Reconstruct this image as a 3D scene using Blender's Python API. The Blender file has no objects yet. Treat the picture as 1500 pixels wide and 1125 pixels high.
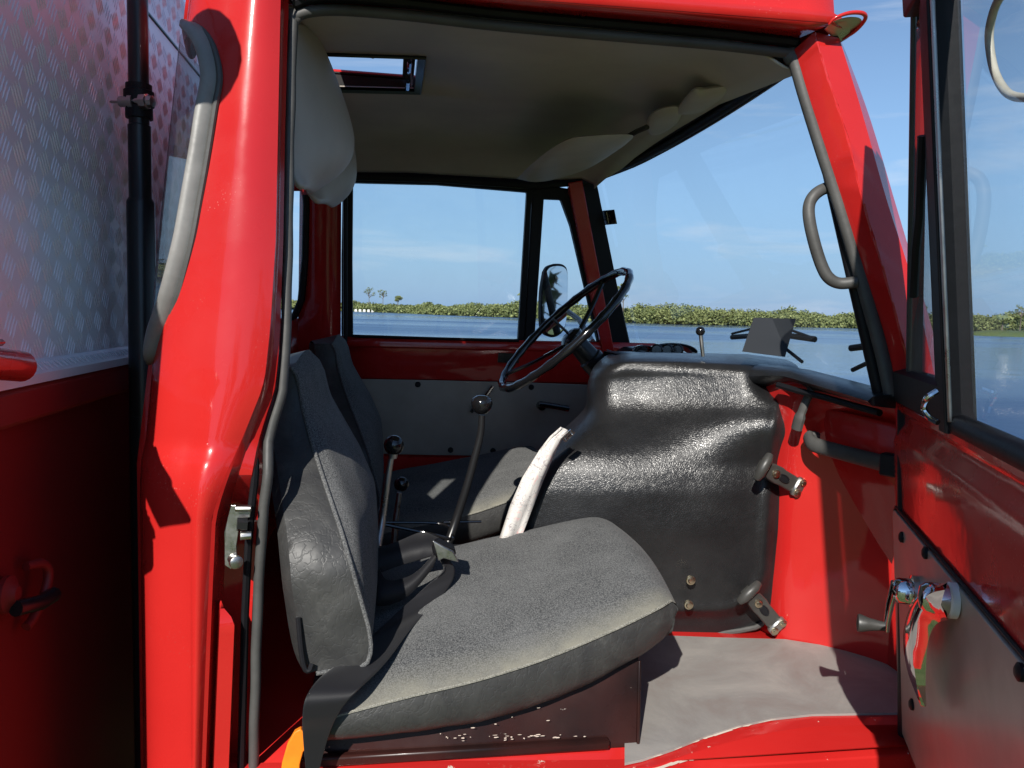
import bpy, math, random
from mathutils import Vector, Matrix, noise
random.seed(7)
V = Vector
R = math.radians
# ------------------------------------------------------------------ frame
F_PX = 1127.0; YAW = R(9); PITCH = R(5.35); ROLL = R(1.69)
EYE = 1.82          # height of the camera over the grass
S = 0.88            # scale about the camera, baked into the truck and cab meshes
Fw = V((math.sin(YAW)*math.cos(PITCH), math.cos(YAW)*math.cos(PITCH), -math.sin(PITCH)))
R0 = V((math.cos(YAW), -math.sin(YAW), 0)); U0 = R0.cross(Fw)
Rc = R0*math.cos(ROLL) + U0*math.sin(ROLL); Uc = U0*math.cos(ROLL) - R0*math.sin(ROLL)
def ray(px, py): return Fw*F_PX + Rc*(px-750) - Uc*(py-562.5)
def PY(px, py, y): d = ray(px, py); return d*(y/d.y)
def PX(px, py, x): d = ray(px, py); return d*(x/d.x)
def PZ(px, py, z): d = ray(px, py); return d*(z/d.z)
def sm(a, b, t): t = max(0, min(1, (t-a)/(b-a))); return t*t*(3-2*t)
def lerp(a, b, t): return a+(b-a)*t
def yn(z): return 1.382+.028*sm(-.31, -.24, z)+.09*max(0, min(1.3, (z+.24)/.74))
def near(px, py, off=0):
    y = 1.45
    for k in range(8): y = yn(PY(px, py, y).z)+off
    return PY(px, py, y)
def far(px, py, off=0):                      # off>0: towards the camera
    y = 3.1
    for k in range(8): y = 4.6-yn(PY(px, py, y).z)-off
    return PY(px, py, y)
# near door, swung open on its front hinges
DH = V((1.06, 1.455, 0)); DA = R(25)
DD = V((-math.sin(DA), -math.cos(DA), 0)); DN = V((-math.cos(DA), math.sin(DA), 0))
def tumb(z): return .09*max(0, (z+.24)/.74)-.062*max(0, (-.24-z)/.65)
def DP(t, z, off=0): return DH + DD*t + DN*(off+tumb(z)) + V((0, 0, z))
def door(px, py, off=0):
    z = 0; d = ray(px, py)
    for k in range(10):
        o = DH+DN*(off+tumb(z)); p = d*(o.dot(DN)/d.dot(DN)); z = p.z
    return p
def dtz(px, py, off=0):
    p = door(px, py, off); return ((p-DH).dot(DD), p.z)
# ------------------------------------------------------------------ mesh helpers
col = bpy.context.scene.collection
TRUCK = V((0.35, 2.0, 0))
class MB:
    def __init__(s): s.v = []; s.f = []
    def grid(s, rows, closeu=False, closev=False, flip=False):
        b = len(s.v); n = len(rows[0]); m = len(rows)
        for r in rows: s.v += [V(p) for p in r]
        for i in range(m if closev else m-1):
            for j in range(n if closeu else n-1):
                a = b+i*n+j; c = b+((i+1) % m)*n+j; d = b+((i+1) % m)*n+(j+1) % n; e = b+i*n+(j+1) % n
                s.f.append((a, c, d, e) if flip else (a, e, d, c))
        return s
    def poly(s, pts, ext=None):
        b = len(s.v); n = len(pts); s.v += [V(p) for p in pts]; s.f.append(tuple(range(b, b+n)))
        if ext is not None:
            e = V(ext); s.v += [V(p)+e for p in pts]; s.f.append(tuple(range(b+2*n-1, b+n-1, -1)))
            for i in range(n):
                j = (i+1) % n; s.f.append((b+i, b+n+i, b+n+j, b+j))
        return s
    def ring(s, outer, inner, ext):
        e = V(ext); o = [V(p) for p in outer]; i = [V(p) for p in inner]
        return s.grid([o, i, [p+e for p in i], [p+e for p in o]], closeu=True, closev=True)
    def box(s, c, d, M=None, bev=0):
        c = V(c); x, y, z = d[0]/2, d[1]/2, d[2]/2; b = len(s.v)
        if bev:
            for sx in (-1, 1):
                for sy in (-1, 1):
                    for sz in (-1, 1):
                        for k in range(3):
                            q = V((sx*(x-(bev if k != 0 else 0)), sy*(y-(bev if k != 1 else 0)), sz*(z-(bev if k != 2 else 0))))
                            s.v.append(c+(M@q if M else q))
            I = lambda sx, sy, sz, k: b+(((sx > 0)*2+(sy > 0))*2+(sz > 0))*3+k
            for k in range(3):
                a1, a2 = [(1, 2), (0, 2), (0, 1)][k]
                for sg in (-1, 1):
                    q = []
                    for u, w in ((-1, -1), (1, -1), (1, 1), (-1, 1)):
                        t = [0, 0, 0]; t[k] = sg; t[a1] = u; t[a2] = w; q.append(I(*t, k))
                    s.f.append(tuple(q))
            for k in range(3):
                a1, a2 = [(1, 2), (0, 2), (0, 1)][k]
                for u in (-1, 1):
                    for w in (-1, 1):
                        t = [0, 0, 0]; t[a1] = u; t[a2] = w; t[k] = -1; t2 = list(t); t2[k] = 1
                        s.f.append((I(*t, a1), I(*t2, a1), I(*t2, a2), I(*t, a2)))
            for sx in (-1, 1):
                for sy in (-1, 1):
                    for sz in (-1, 1): s.f.append(tuple(I(sx, sy, sz, k) for k in range(3)))
            return s
        for sx in (-1, 1):
            for sy in (-1, 1):
                for sz in (-1, 1):
                    q = V((sx*x, sy*y, sz*z)); s.v.append(c+(M@q if M else q))
        for f in ((0, 1, 3, 2), (4, 6, 7, 5), (0, 4, 5, 1), (2, 3, 7, 6), (0, 2, 6, 4), (1, 5, 7, 3)): s.f.append(tuple(b+i for i in f))
        return s
    def tube(s, path, r, seg=12, closed=False, flat=1, up=None):
        P = [V(p) for p in path]; n = len(P); rows = []; prev = None
        for i in range(n):
            t = (P[(i+1) % n]-P[i-1]) if closed else (P[min(i+1, n-1)]-P[max(i-1, 0)])
            t.normalize()
            a = V(up) if up is not None else (prev if prev is not None else (V((0, 0, 1)) if abs(t.z) < .9 else V((1, 0, 0))))
            a = (a-t*a.dot(t)).normalized(); prev = a; c = t.cross(a)
            rr = r[i] if isinstance(r, (list, tuple)) else r
            rows.append([P[i]+a*(math.cos(q)*rr*flat)+c*(math.sin(q)*rr) for q in [2*math.pi*k/seg for k in range(seg)]])
        b = len(s.v); s.grid(rows, closeu=True, closev=closed)
        if not closed:
            s.f.append(tuple(b+k for k in range(seg))); e = b+(n-1)*seg; s.f.append(tuple(e+k for k in range(seg-1, -1, -1)))
        return s
    def lathe(s, o, ax, prof, seg=20):
        o = V(o); ax = V(ax).normalized(); a = V((0, 0, 1)) if abs(ax.z) < .9 else V((1, 0, 0)); a = (a-ax*a.dot(ax)).normalized(); c = ax.cross(a)
        rows = [[o+ax*h+(a*math.cos(q)+c*math.sin(q))*r for q in [2*math.pi*k/seg for k in range(seg)]] for h, r in prof]
        b = len(s.v); s.grid(rows, closeu=True); s.f.append(tuple(b+k for k in range(seg))); e = b+(len(prof)-1)*seg
        s.f.append(tuple(e+k for k in range(seg-1, -1, -1))); return s
    def ball(s, o, r, seg=20, k=12, sc=(1, 1, 1)):
        rows = []
        for i in range(k+1):
            a = math.pi*i/k
            rows.append([V(o)+V((sc[0]*r*math.sin(a)*math.cos(q), sc[1]*r*math.sin(a)*math.sin(q), sc[2]*r*math.cos(a))) for q in [2*math.pi*j/seg for j in range(seg)]])
        return s.grid(rows, closeu=True)
    def build(s, name, mat, parent=None, base=TRUCK, design=True, ang=38, solid=0, bevel=0, sub=0, loc=None):
        me = bpy.data.meshes.new(name)
        if design: vs = [V((p.x*S, p.y*S, EYE+p.z*S))-base for p in s.v]
        else: vs = [p-base for p in s.v]
        me.from_pydata([tuple(v) for v in vs], [], s.f); me.update()
        import bmesh
        bm = bmesh.new(); bm.from_mesh(me); bmesh.ops.remove_doubles(bm, verts=bm.verts, dist=1e-5); bmesh.ops.recalc_face_normals(bm, faces=bm.faces); bm.to_mesh(me); bm.free()
        me.materials.append(mat); me.shade_smooth(); me.set_sharp_from_angle(angle=R(ang))
        o = bpy.data.objects.new(name, me); col.objects.link(o)
        if parent: o.parent = parent
        if loc is not None: o.location = loc
        if solid: m = o.modifiers.new('solid', 'SOLIDIFY'); m.thickness = solid*S; m.offset = 0
        if bevel: m = o.modifiers.new('bevel', 'BEVEL'); m.width = bevel*S; m.segments = 3; m.limit_method = 'ANGLE'; m.angle_limit = R(40)
        if sub: m = o.modifiers.new('sub', 'SUBSURF'); m.levels = sub; m.render_levels = sub
        return o
def W(p): return V((p.x*S, p.y*S, EYE+p.z*S))
def cr(pts, n):                        # catmull-rom resample of a list of vectors
    P = [V(p) for p in pts]; P = [P[0]*2-P[1]]+P+[P[-1]*2-P[-2]]; out = []; m = len(P)-3
    for k in range(n+1):
        u = m*k/n; i = min(int(u), m-1); t = u-i; a, b, c, d = P[i:i+4]
        out.append(.5*((2*b)+(c-a)*t+(2*a-5*b+4*c-d)*t*t+(3*b-a-3*c+d)*t**3))
    return out
def interp(tab, x):
    if x <= tab[0][0]: return tab[0][1]
    for (a, b), (c, d) in zip(tab, tab[1:]):
        if x <= c: return b+(d-b)*(x-a)/(c-a)
    return tab[-1][1]
def tag(o, label=None, cat=None, group=None, kind=None):
    if label: o['label'] = label
    if cat: o['category'] = cat
    if group: o['group'] = group
    if kind: o['kind'] = kind
    return o
def empty(name, loc):
    o = bpy.data.objects.new(name, None); col.objects.link(o); o.location = loc; o.empty_display_size = .2; return o
# ------------------------------------------------------------------ materials
def mk(name, base, rough=.5, metal=0, coat=0, coat_r=.05, spec=.5, sheen=0):
    m = bpy.data.materials.new(name); m.use_nodes = True; n = m.node_tree.nodes; b = n['Principled BSDF']
    b.inputs['Base Color'].default_value = (*base, 1); b.inputs['Roughness'].default_value = rough; b.inputs['Metallic'].default_value = metal
    b.inputs['Coat Weight'].default_value = coat; b.inputs['Coat Roughness'].default_value = coat_r; b.inputs['Specular IOR Level'].default_value = spec
    b.inputs['Sheen Weight'].default_value = sheen
    return m
def nd(m, t, **k):
    n = m.node_tree.nodes.new(t)
    for a, v in k.items():
        if a in n.inputs: n.inputs[a].default_value = v
        else: setattr(n, a, v)
    return n
def lk(m, a, b): m.node_tree.links.new(a, b)
def BS(m): return m.node_tree.nodes['Principled BSDF']
def coords(m, scale=(1, 1, 1), rot=(0, 0, 0)):
    t = nd(m, 'ShaderNodeTexCoord'); p = nd(m, 'ShaderNodeMapping'); p.inputs['Scale'].default_value = scale; p.inputs['Rotation'].default_value = rot
    lk(m, t.outputs['Object'], p.inputs['Vector']); return p.outputs[0]
def noise_n(m, co, scale, detail=4, rough=.5, dist=0):
    n = nd(m, 'ShaderNodeTexNoise', Scale=scale, Detail=detail, Roughness=rough, Distortion=dist); lk(m, co, n.inputs['Vector']); return n.outputs['Fac']
def ramp(m, fac, stops):
    r = nd(m, 'ShaderNodeValToRGB'); e = r.color_ramp.elements
    while len(e) < len(stops): e.new(.5)
    for i, (p, c) in enumerate(stops): e[i].position = p; e[i].color = (*c, 1) if len(c) == 3 else c
    lk(m, fac, r.inputs[0]); return r.outputs[0]
def bump(m, fac, strength, dist, prev=None, target=None):
    b = nd(m, 'ShaderNodeBump', Strength=strength, Distance=dist); lk(m, fac, b.inputs['Height'])
    if prev: lk(m, prev, b.inputs['Normal'])
    return b.outputs[0]
def g(v): return (v, v, v)
def mixc(m, fac, a, b):
    x = nd(m, 'ShaderNodeMix', data_type='RGBA')
    if isinstance(fac, (int, float)): x.inputs[0].default_value = fac
    else: lk(m, fac, x.inputs[0])
    for i, c in ((6, a), (7, b)):
        if isinstance(c, tuple): x.inputs[i].default_value = (*c, 1)
        else: lk(m, c, x.inputs[i])
    return x.outputs[2]
def rough_var(m, co, scale, lo, hi):
    f = noise_n(m, co, scale, 5, .6); lk(m, ramp(m, f, [(.35, g(lo)), (.7, g(hi))]), BS(m).inputs['Roughness'])
RED = (.48, .016, .014)
def paint(name, chips=0.0, worn=None, rough=.28, wear_scale=30):
    m = mk(name, RED, rough, coat=.9, coat_r=.035, spec=.12); co = coords(m)
    f = noise_n(m, co, 2.2, 4, .55); c = ramp(m, f, [(.3, (.44, .014, .013)), (.7, (.52, .021, .018))])
    # fine pale dust specks
    v = nd(m, 'ShaderNodeTexVoronoi', Scale=150.0); lk(m, co, v.inputs['Vector'])
    msk = noise_n(m, co, 6, 3, .6)
    d = nd(m, 'ShaderNodeMath', operation='LESS_THAN'); lk(m, v.outputs['Distance'], d.inputs[0]); d.inputs[1].default_value = .16
    k = ramp(m, msk, [(.56, g(0)), (.70, g(.30))])
    mu = nd(m, 'ShaderNodeMath', operation='MULTIPLY'); lk(m, d.outputs[0], mu.inputs[0]); lk(m, k, mu.inputs[1])
    c = mixc(m, mu.outputs[0], c, (.75, .35, .3))
    if chips:
        n1 = noise_n(m, co, wear_scale, 6, .7); c2 = ramp(m, n1, [(chips, g(0)), (chips+.012, g(1))]); c = mixc(m, c2, c, (.62, .5, .42))
    lk(m, c, BS(m).inputs['Base Color']); rough_var(m, co, 9, rough-.08, rough+.12)
    nrm_ = bump(m, noise_n(m, co, 14, 2), .06, .01, bump(m, noise_n(m, co, 260, 2), .05, .0006)); lk(m, nrm_, BS(m).inputs['Normal']); lk(m, nrm_, BS(m).inputs['Coat Normal']); lk(m, ramp(m, noise_n(m, co, 5, 6, .7, .5), [(.3, g(.03)), (.75, g(.12))]), BS(m).inputs['Coat Roughness'])
    return m
M = {}
M['red'] = paint('red_paint')
M['red_dull'] = mk('dull_red_primer', (.22, .008, .008), .55)  # red paint darkened to carry the shade in the gap behind the cab
M['red_sill'] = paint('red_sill_paint', .66, rough=.4)
M['red_floor'] = paint('red_footwell_paint', .745, rough=.38, wear_scale=42)
def rubber(name, base, rough, bs=.25, sc=60):
    m = mk(name, base, rough); co = coords(m); f = noise_n(m, co, 9, 5, .65)
    lk(m, ramp(m, f, [(.3, tuple(x*.75 for x in base)), (.7, tuple(x*1.3 for x in base))]), BS(m).inputs['Base Color'])
    lk(m, bump(m, noise_n(m, co, sc, 4), bs, .002), BS(m).inputs['Normal']); return m
M['seal'] = rubber('weathered_rubber', (.062, .061, .058), .55)
M['gasket'] = rubber('aged_grey_gasket', (.20, .195, .185), .42, .35, 35)
M['black'] = rubber('black_rubber', (.010, .010, .012), .5); BS(M['black']).inputs['Specular IOR Level'].default_value = .22
M['blackgloss'] = mk('black_bakelite', (.008, .008, .009), .12, coat=.5)
M['blackpaint'] = mk('black_paint', (.012, .012, .013), .3)
M['dash'] = rubber('black_dash_vinyl', (.012, .013, .015), .35, .2, 90)
M['greyplastic'] = rubber('grey_worn_plastic', (.045, .044, .041), .42)
# moulded, grained cover
m = mk('grained_black_vinyl', (.017, .0175, .019), .37, spec=.5); co = coords(m)
v = nd(m, 'ShaderNodeTexVoronoi', Scale=255.0, feature='DISTANCE_TO_EDGE'); w = nd(m, 'ShaderNodeTexNoise', Scale=60.0, Detail=2.0); lk(m, co, w.inputs['Vector'])
ad = nd(m, 'ShaderNodeMix', data_type='VECTOR'); ad.inputs[0].default_value = .012; lk(m, co, ad.inputs[4]); lk(m, w.outputs['Color'], ad.inputs[5]); lk(m, ad.outputs[1], v.inputs['Vector'])
h = ramp(m, v.outputs['Distance'], [(0, g(0)), (.22, g(1))])
b1 = bump(m, h, .26, .0009); b2 = bump(m, noise_n(m, co, 12, 3), .08, .006, b1); lk(m, b2, BS(m).inputs['Normal'])
f = noise_n(m, co, 7, 6, .65); lk(m, ramp(m, f, [(.3, (.008, .0082, .009)), (.68, (.017, .017, .018))]), BS(m).inputs['Base Color'])
f = noise_n(m, co, 9, 7, .75, .6); lk(m, ramp(m, f, [(.3, g(.25)), (.7, g(.37))]), BS(m).inputs['Roughness']); M['cover'] = m
# headliner
m = mk('headliner_vinyl', (.4, .37, .33), .55); co = coords(m); f = noise_n(m, co, 4, 4, .6)
lk(m, ramp(m, f, [(.3, (.42, .38, .33)), (.7, (.54, .49, .43))]), BS(m).inputs['Base Color']); lk(m, bump(m, noise_n(m, co, 220, 3), .15, .001, bump(m, noise_n(m, co, 5, 2), .12, .01)), BS(m).inputs['Normal']); M['liner'] = m
m = mk('trim_board', (.19, .185, .18), .42, coat=.15, coat_r=.3); co = coords(m); f = noise_n(m, co, 7, 5, .6)
lk(m, ramp(m, f, [(.3, (.27, .235, .20)), (.7, (.35, .31, .265))]), BS(m).inputs['Base Color']); rough_var(m, co, 6, .3, .5); lk(m, bump(m, noise_n(m, co, 300, 2), .08, .001), BS(m).inputs['Normal']); M['trim'] = m
# seat fabric
def fabric(name, lo, hi, stain=False):
    m = mk(name, hi, .95, sheen=.04, spec=.1); co = coords(m); f1 = noise_n(m, co, 420, 2, .7); f2 = noise_n(m, co, 9, 4, .6)
    c = ramp(m, f1, [(.36, lo), (.66, hi)]); c = mixc(m, ramp(m, f2, [(.4, g(0)), (.75, g(.35))]), c, tuple(x*1.15 for x in hi))
    lk(m, c, BS(m).inputs['Base Color']); lk(m, bump(m, f1, .25, .001, bump(m, noise_n(m, co, 7, 3), .12, .012)), BS(m).inputs['Normal']); return m
M['fabric'] = fabric('grey_flecked_fabric', (.032, .034, .037), (.178, .179, .175))
m = fabric('flecked_fabric_soiled_at_the_edge', (.032, .034, .037), (.178, .179, .175)); b_ = BS(m); src = b_.inputs['Base Color'].links[0].from_socket
an = nd(m, 'ShaderNodeAttribute', attribute_name='wear'); nz0 = noise_n(m, coords(m), 14, 5, .65); mm = nd(m, 'ShaderNodeMath', operation='MULTIPLY'); lk(m, an.outputs['Fac'], mm.inputs[0]); lk(m, ramp(m, nz0, [(.3, g(.35)), (.65, g(1))]), mm.inputs[1])
lk(m, mixc(m, mm.outputs[0], src, (.235, .225, .18)), b_.inputs['Base Color']); M['fabric_seat'] = m
M['fabric_worn'] = fabric('soiled_edge_fabric', (.10, .098, .085), (.30, .29, .25))
m = mk('creased_leatherette', (.03, .03, .03), .48, spec=.45); co = coords(m, (1, 1, .8))
f = noise_n(m, co, 13, 6, .7, .6); lk(m, ramp(m, f, [(.3, (.026, .026, .027)), (.55, (.042, .042, .041)), (.75, (.075, .074, .07))]), BS(m).inputs['Base Color'])
v = nd(m, 'ShaderNodeTexVoronoi', Scale=48.0, feature='DISTANCE_TO_EDGE'); w = nd(m, 'ShaderNodeTexNoise', Scale=14.0, Detail=5.0); lk(m, co, w.inputs['Vector'])
ad = nd(m, 'ShaderNodeMix', data_type='VECTOR'); ad.inputs[0].default_value = .14; lk(m, co, ad.inputs[4]); lk(m, w.outputs['Color'], ad.inputs[5]); lk(m, ad.outputs[1], v.inputs['Vector'])
h = ramp(m, v.outputs['Distance'], [(0, g(0)), (.09, g(1))]); b1 = bump(m, h, .24, .0014); lk(m, bump(m, noise_n(m, co, 11, 4), .4, .012, b1), BS(m).inputs['Normal'])
M['leather'] = m
m = mk('black_webbing', (.009, .009, .011), .5, sheen=.1, spec=.3); co = coords(m); wv = nd(m, 'ShaderNodeTexWave', Scale=260.0, Distortion=0.4); lk(m, co, wv.inputs['Vector']); lk(m, bump(m, wv.outputs['Fac'], .35, .0008), BS(m).inputs['Normal']); M['web'] = m
M['orange'] = rubber('orange_webbing', (.85, .22, .01), .5)
m = mk('tread_alloy', (.78, .80, .86), .45, metal=.35); co = coords(m); rough_var(m, co, 5, .42, .6); lk(m, bump(m, noise_n(m, co, 5, 3), .12, .01), BS(m).inputs['Normal']); M['alloy'] = m
M['chrome'] = mk('chrome', (.75, .76, .77), .07, metal=1)
m = mk('dull_steel', (.48, .47, .45), .32, metal=1); co = coords(m); rough_var(m, co, 40, .25, .5); M['steel'] = m
M['brass'] = mk('passivated_screw', (.62, .56, .40), .3, metal=1)
m = mk('floor_mat', (.2, .19, .18), .7); co = coords(m); f = noise_n(m, co, 5, 7, .65, .8)
c = ramp(m, f, [(.3, (.22, .185, .17)), (.5, (.26, .245, .23)), (.72, (.34, .32, .295))]); f2 = noise_n(m, coords(m, (1, 3, 1)), 40, 5, .7)
c = mixc(m, ramp(m, f2, [(.66, g(0)), (.72, g(.5))]), c, (.36, .33, .30)); lk(m, c, BS(m).inputs['Base Color']); lk(m, bump(m, noise_n(m, co, 260, 3), .3, .001, bump(m, noise_n(m, co, 6, 3), .25, .01)), BS(m).inputs['Normal']); M['mat'] = m
m = mk('scuffed_dark_box', (.03, .014, .012), .3, coat=.1, coat_r=.12, spec=.25); co = coords(m); f = noise_n(m, co, 5, 4, .5)
c = ramp(m, f, [(.35, (.010, .006, .006)), (.7, (.038, .012, .010))]); f2 = noise_n(m, coords(m, (1, 1, 3.2)), 22, 7, .75); c = mixc(m, ramp(m, f2, [(.685, g(0)), (.7, g(1))]), c, (.62, .55, .48)); lk(m, c, BS(m).inputs['Base Color']); rough_var(m, co, 8, .22, .5); M['box'] = m
m = mk('printed_paper', (.8, .78, .74), .8); co = coords(m); f = noise_n(m, co, 26, 3, .5, 1.6)
c = ramp(m, f, [(.0, (.60, .57, .53)), (.47, (.62, .59, .55)), (.49, (.30, .26, .27)), (.51, (.62, .59, .55)), (.60, (.60, .57, .53)), (.62, (.75, .42, .40)), (.64, (.60, .57, .53))]); lk(m, c, BS(m).inputs['Base Color']); M['paper'] = m
def glass(name, tint, dirt):
    m = bpy.data.materials.new(name); m.use_nodes = True; n = m.node_tree.nodes; n.remove(n['Principled BSDF']); out = n['Material Output']
    tr = nd(m, 'ShaderNodeBsdfTransparent', Color=(*tint, 1)); gl = nd(m, 'ShaderNodeBsdfGlossy', Roughness=.01); df = nd(m, 'ShaderNodeBsdfDiffuse', Color=(.6, .62, .64, 1))
    fr = nd(m, 'ShaderNodeFresnel'); ge = nd(m, 'ShaderNodeNewGeometry'); ma = nd(m, 'ShaderNodeMath', operation='MULTIPLY_ADD'); lk(m, ge.outputs['Backfacing'], ma.inputs[0]); ma.inputs[1].default_value = -(1.5-1/1.5); ma.inputs[2].default_value = 1.5; lk(m, ma.outputs[0], fr.inputs['IOR']); mx = nd(m, 'ShaderNodeMixShader'); lk(m, fr.outputs[0], mx.inputs[0]); lk(m, tr.outputs[0], mx.inputs[1]); lk(m, gl.outputs[0], mx.inputs[2])
    m2 = nd(m, 'ShaderNodeMixShader'); co = coords(m); f = noise_n(m, co, 5, 6, .65, 1.0); lk(m, ramp(m, f, [(.4, g(dirt*.4)), (.75, g(dirt*1.6))]), m2.inputs[0]); lk(m, mx.outputs[0], m2.inputs[1]); lk(m, df.outputs[0], m2.inputs[2]); lk(m, m2.outputs[0], out.inputs[0]); return m
M['glass'] = glass('window_glass', (.95, .965, .96), .012)
M['doorglass'] = glass('door_glass', (.82, .85, .86), .03)
M['mirror'] = mk('mirror_glass', (.85, .87, .88), .02, metal=1)
M['chip'] = mk('bare_filler', (.62, .52, .44), .7)
M['white'] = mk('white_print', (.7, .7, .7), .6)
M['mirrorarm'] = rubber('cream_painted_tube', (.60, .57, .48), .4)
M['tealgrey'] = mk('dark_slate_card', (.014, .017, .022), .5, spec=.25)
M['whitebush'] = mk('white_nylon', (.75, .75, .73), .4)
# ------------------------------------------------------------------ the truck
truck = empty('truck', TRUCK); tag(truck, 'red off-road truck with its passenger door open and a tread-plate box behind the cab', 'truck')
def part(mb, name, mat, parent=truck, **k): return mb.build(name, M[mat], parent, **k)

# --- cab rear corner (B pillar + curved corner) near side
Z_ROOF = .66
edge_px = [(-60, 414), (0, 411), (200, 407), (350, 404), (480, 396), (545, 389), (570, 384), (610, 368), (647, 353), (690, 333), (725, 320), (760, 310), (900, 304), (1125, 295), (1250, 291)]
def open_x(z):                     # X of the opening's outer edge at height z
    lo, hi = -80, 1300
    for k in range(30):
        mid = (lo+hi)/2; p = near(interp(edge_px, mid), mid)
        if p.z > z: lo = mid
        else: hi = mid
    return near(interp(edge_px, mid), mid).x
def rear_x(z): return interp([(-1.4, -.455), (-.3, -.452), (.05, -.43), (.45, -.40), (.8, -.37)], z)
def corner_row(z, side=1, nrear=5):
    xo = open_x(z); xr = rear_x(z); r = .11; y0 = yn(z); row = []
    for k in range(9): row.append(V((lerp(xo, xr+r, k/8), y0-.012*math.sin(math.pi*k/8)-.004*k/8, z)))
    for k in range(1, 11):
        a = math.pi/2*k/10; row.append(V((xr+r-r*math.sin(a), y0+r-r*math.cos(a), z)))
    return row
zs_low = [-1.35+(-.285+1.35)*k/24 for k in range(25)]
zs_mid = [-.285+(-.16+.285)*k/10 for k in range(1, 11)]
WZ0, WZ1 = -.085, .49             # quarter window bottom / top
zs_a = [-.16+(WZ0+.16)*k/4 for k in range(1, 5)]
zs_w = [WZ0+(WZ1-WZ0)*k/20 for k in range(1, 21)]
zs_t = [WZ1+(Z_ROOF-WZ1)*k/5 for k in range(1, 6)]
rows = [corner_row(z) for z in zs_low+zs_mid+zs_a+zs_w+zs_t]
mb = MB(); n0 = len(zs_low+zs_mid+zs_a)-1; n1 = n0+len(zs_w)
# window cut: columns beyond index win(z) are open
def wcol(z):
    t = (z-WZ0)/(WZ1-WZ0); return interp([(0, 15.5), (.1, 13), (.3, 11.2), (.6, 10.3), (.85, 9.8), (.94, 10.6), (1, 13)], t)
cut = []
for i, r in enumerate(rows):
    z = r[0].z
    if n0 <= i <= n1:
        c = wcol(z); k = int(c); t = c-k; cp = r[k].lerp(r[min(k+1, len(r)-1)], t); cut.append((cp, r, c))
mbA = MB()
def rp(r, u): k = min(int(u), len(r)-2); return r[k].lerp(r[k+1], u-k)
cc_ = [19]*len(rows)
for i in range(n0, n1+1): cc_[i] = wcol(rows[i][0].z)
for i in range(len(rows)-1):
    a, b_ = rows[i], rows[i+1]; win = n0 <= i < n1; ca, cb = (cc_[i], cc_[i+1]) if win else (19, 19)
    for k in range(len(a)-1):
        if k >= ca and k >= cb: continue
        v0 = len(mbA.v); q4 = [rp(a, min(k, ca)), rp(a, min(k+1, ca)), rp(b_, min(k+1, cb)), rp(b_, min(k, cb))]
        mbA.v += q4; mbA.f.append((v0, v0+1, v0+2, v0+3))
body = part(mbA, 'cab_corner_panel', 'red', ang=60)
# rear wall (with the middle part solid, corner windows at the sides)
mb = MB(); rw = []
for z in [-1.35, -.3, -.085]: rw.append([V((rear_x(z), yn(z)+.11, z)), V((rear_x(z), 2.3, z)), V((rear_x(z), 4.49-yn(z), z))])
mb.grid(rw)
mb.grid([[V((rear_x(z), 1.95, z)), V((rear_x(z), 2.65, z))] for z in (-.085, .2, .52)])
mb.grid([[V((rear_x(z), yn(z)+.11, z)), V((rear_x(z), 4.49-yn(z), z))] for z in (.52, .66)])
part(mb, 'rear_wall', 'red', solid=.02)
# quarter window gasket (thick aged rubber) + glass
gp = [cp for cp, r, c in cut]
def outn(p): return V((-.35, -1, 0)).normalized()
path = [V((cut[0][0].x-.05, cut[0][0].y+.10, WZ0-.01)), gp[0]+V((0, .0, -.0))]+gp[2:-1:2]+[gp[-1]]
path = [gp[0]+V((-.012, .03, -.028)), gp[0]+V((.0, .0, -.012))]+gp[1:-1:2]+[gp[-1]+V((0, .0, .006)), gp[-1]+V((-.02, .05, .016)), gp[-1]+V((-.04, .16, .016))]
pp = cr(path, 60); rr = [.0185*(.55+.45*sm(0, 6, i)) for i in range(61)]
o = MB().tube([p+outn(p)*.004 for p in pp], rr, 14, flat=.55, up=(.5, -1, 0)); part(o, 'quarter_window_gasket', 'gasket', body)
o = MB().tube([p+V((.014, -.006, 0)) for p in pp], .006, 8); part(o, 'gasket_lip', 'seal', body)
gr = []
for cp, r, c in cut:
    seq = []
    for j in range(9):
        u = lerp(c, 18, j/8); k = min(int(u), len(r)-2); seq.append(r[k].lerp(r[k+1], u-k)+V((-.006, -.012, 0)))
    seq.append(V((r[-1].x-.006, 1.95, r[0].z))); gr.append(seq)
part(MB().grid(gr), 'quarter_window', 'doorglass', body, ang=60)
# --- door jamb behind the opening edge
seal_px = [(20, 430), (60, 428), (200, 424), (400, 421), (520, 418), (575, 413), (615, 401), (650, 393), (700, 392), (740, 387), (800, 382), (900, 377), (1125, 371), (1240, 369)]
ys = [-30+(1240+30)*k/70 for k in range(71)]
ja, jb, jc = [], [], []
for y in ys:
    a = near(interp(edge_px, y), y); s_ = interp(seal_px, y)
    w = s_-interp(edge_px, y); rec = sm(680, 760, y)
    b = near(interp(edge_px, y)+w*.30, y, .022+.07*rec); c = near(s_-8, y, .062+.035*rec)
    ja.append([a, near(interp(edge_px, y)+w*.08, y, .004), b]); jb.append([b, near(s_-w*.38, y, .03+.07*rec), c])
o = MB(); o.grid(ja); o.grid(jb); jamb = part(o, 'door_jamb', 'red', body, ang=25)
o = MB(); rib = []
for y in [880+k*12 for k in range(28)]:
    t = sm(880, 915, y); rib.append([near(interp(edge_px, y)+17, y, .026), near(interp(edge_px, y)+19, y, .026-.022*t), near(interp(edge_px, y)+17+22*t, y, .028-.018*t), near(interp(edge_px, y)+19+23*t, y, .06)])
o.grid(rib); part(o, 'jamb_rib', 'red', body, solid=.003)
tp = [near(interp(seal_px, y), y, .05) for y in [25+k*(1215/80) for k in range(81)]]
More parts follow.
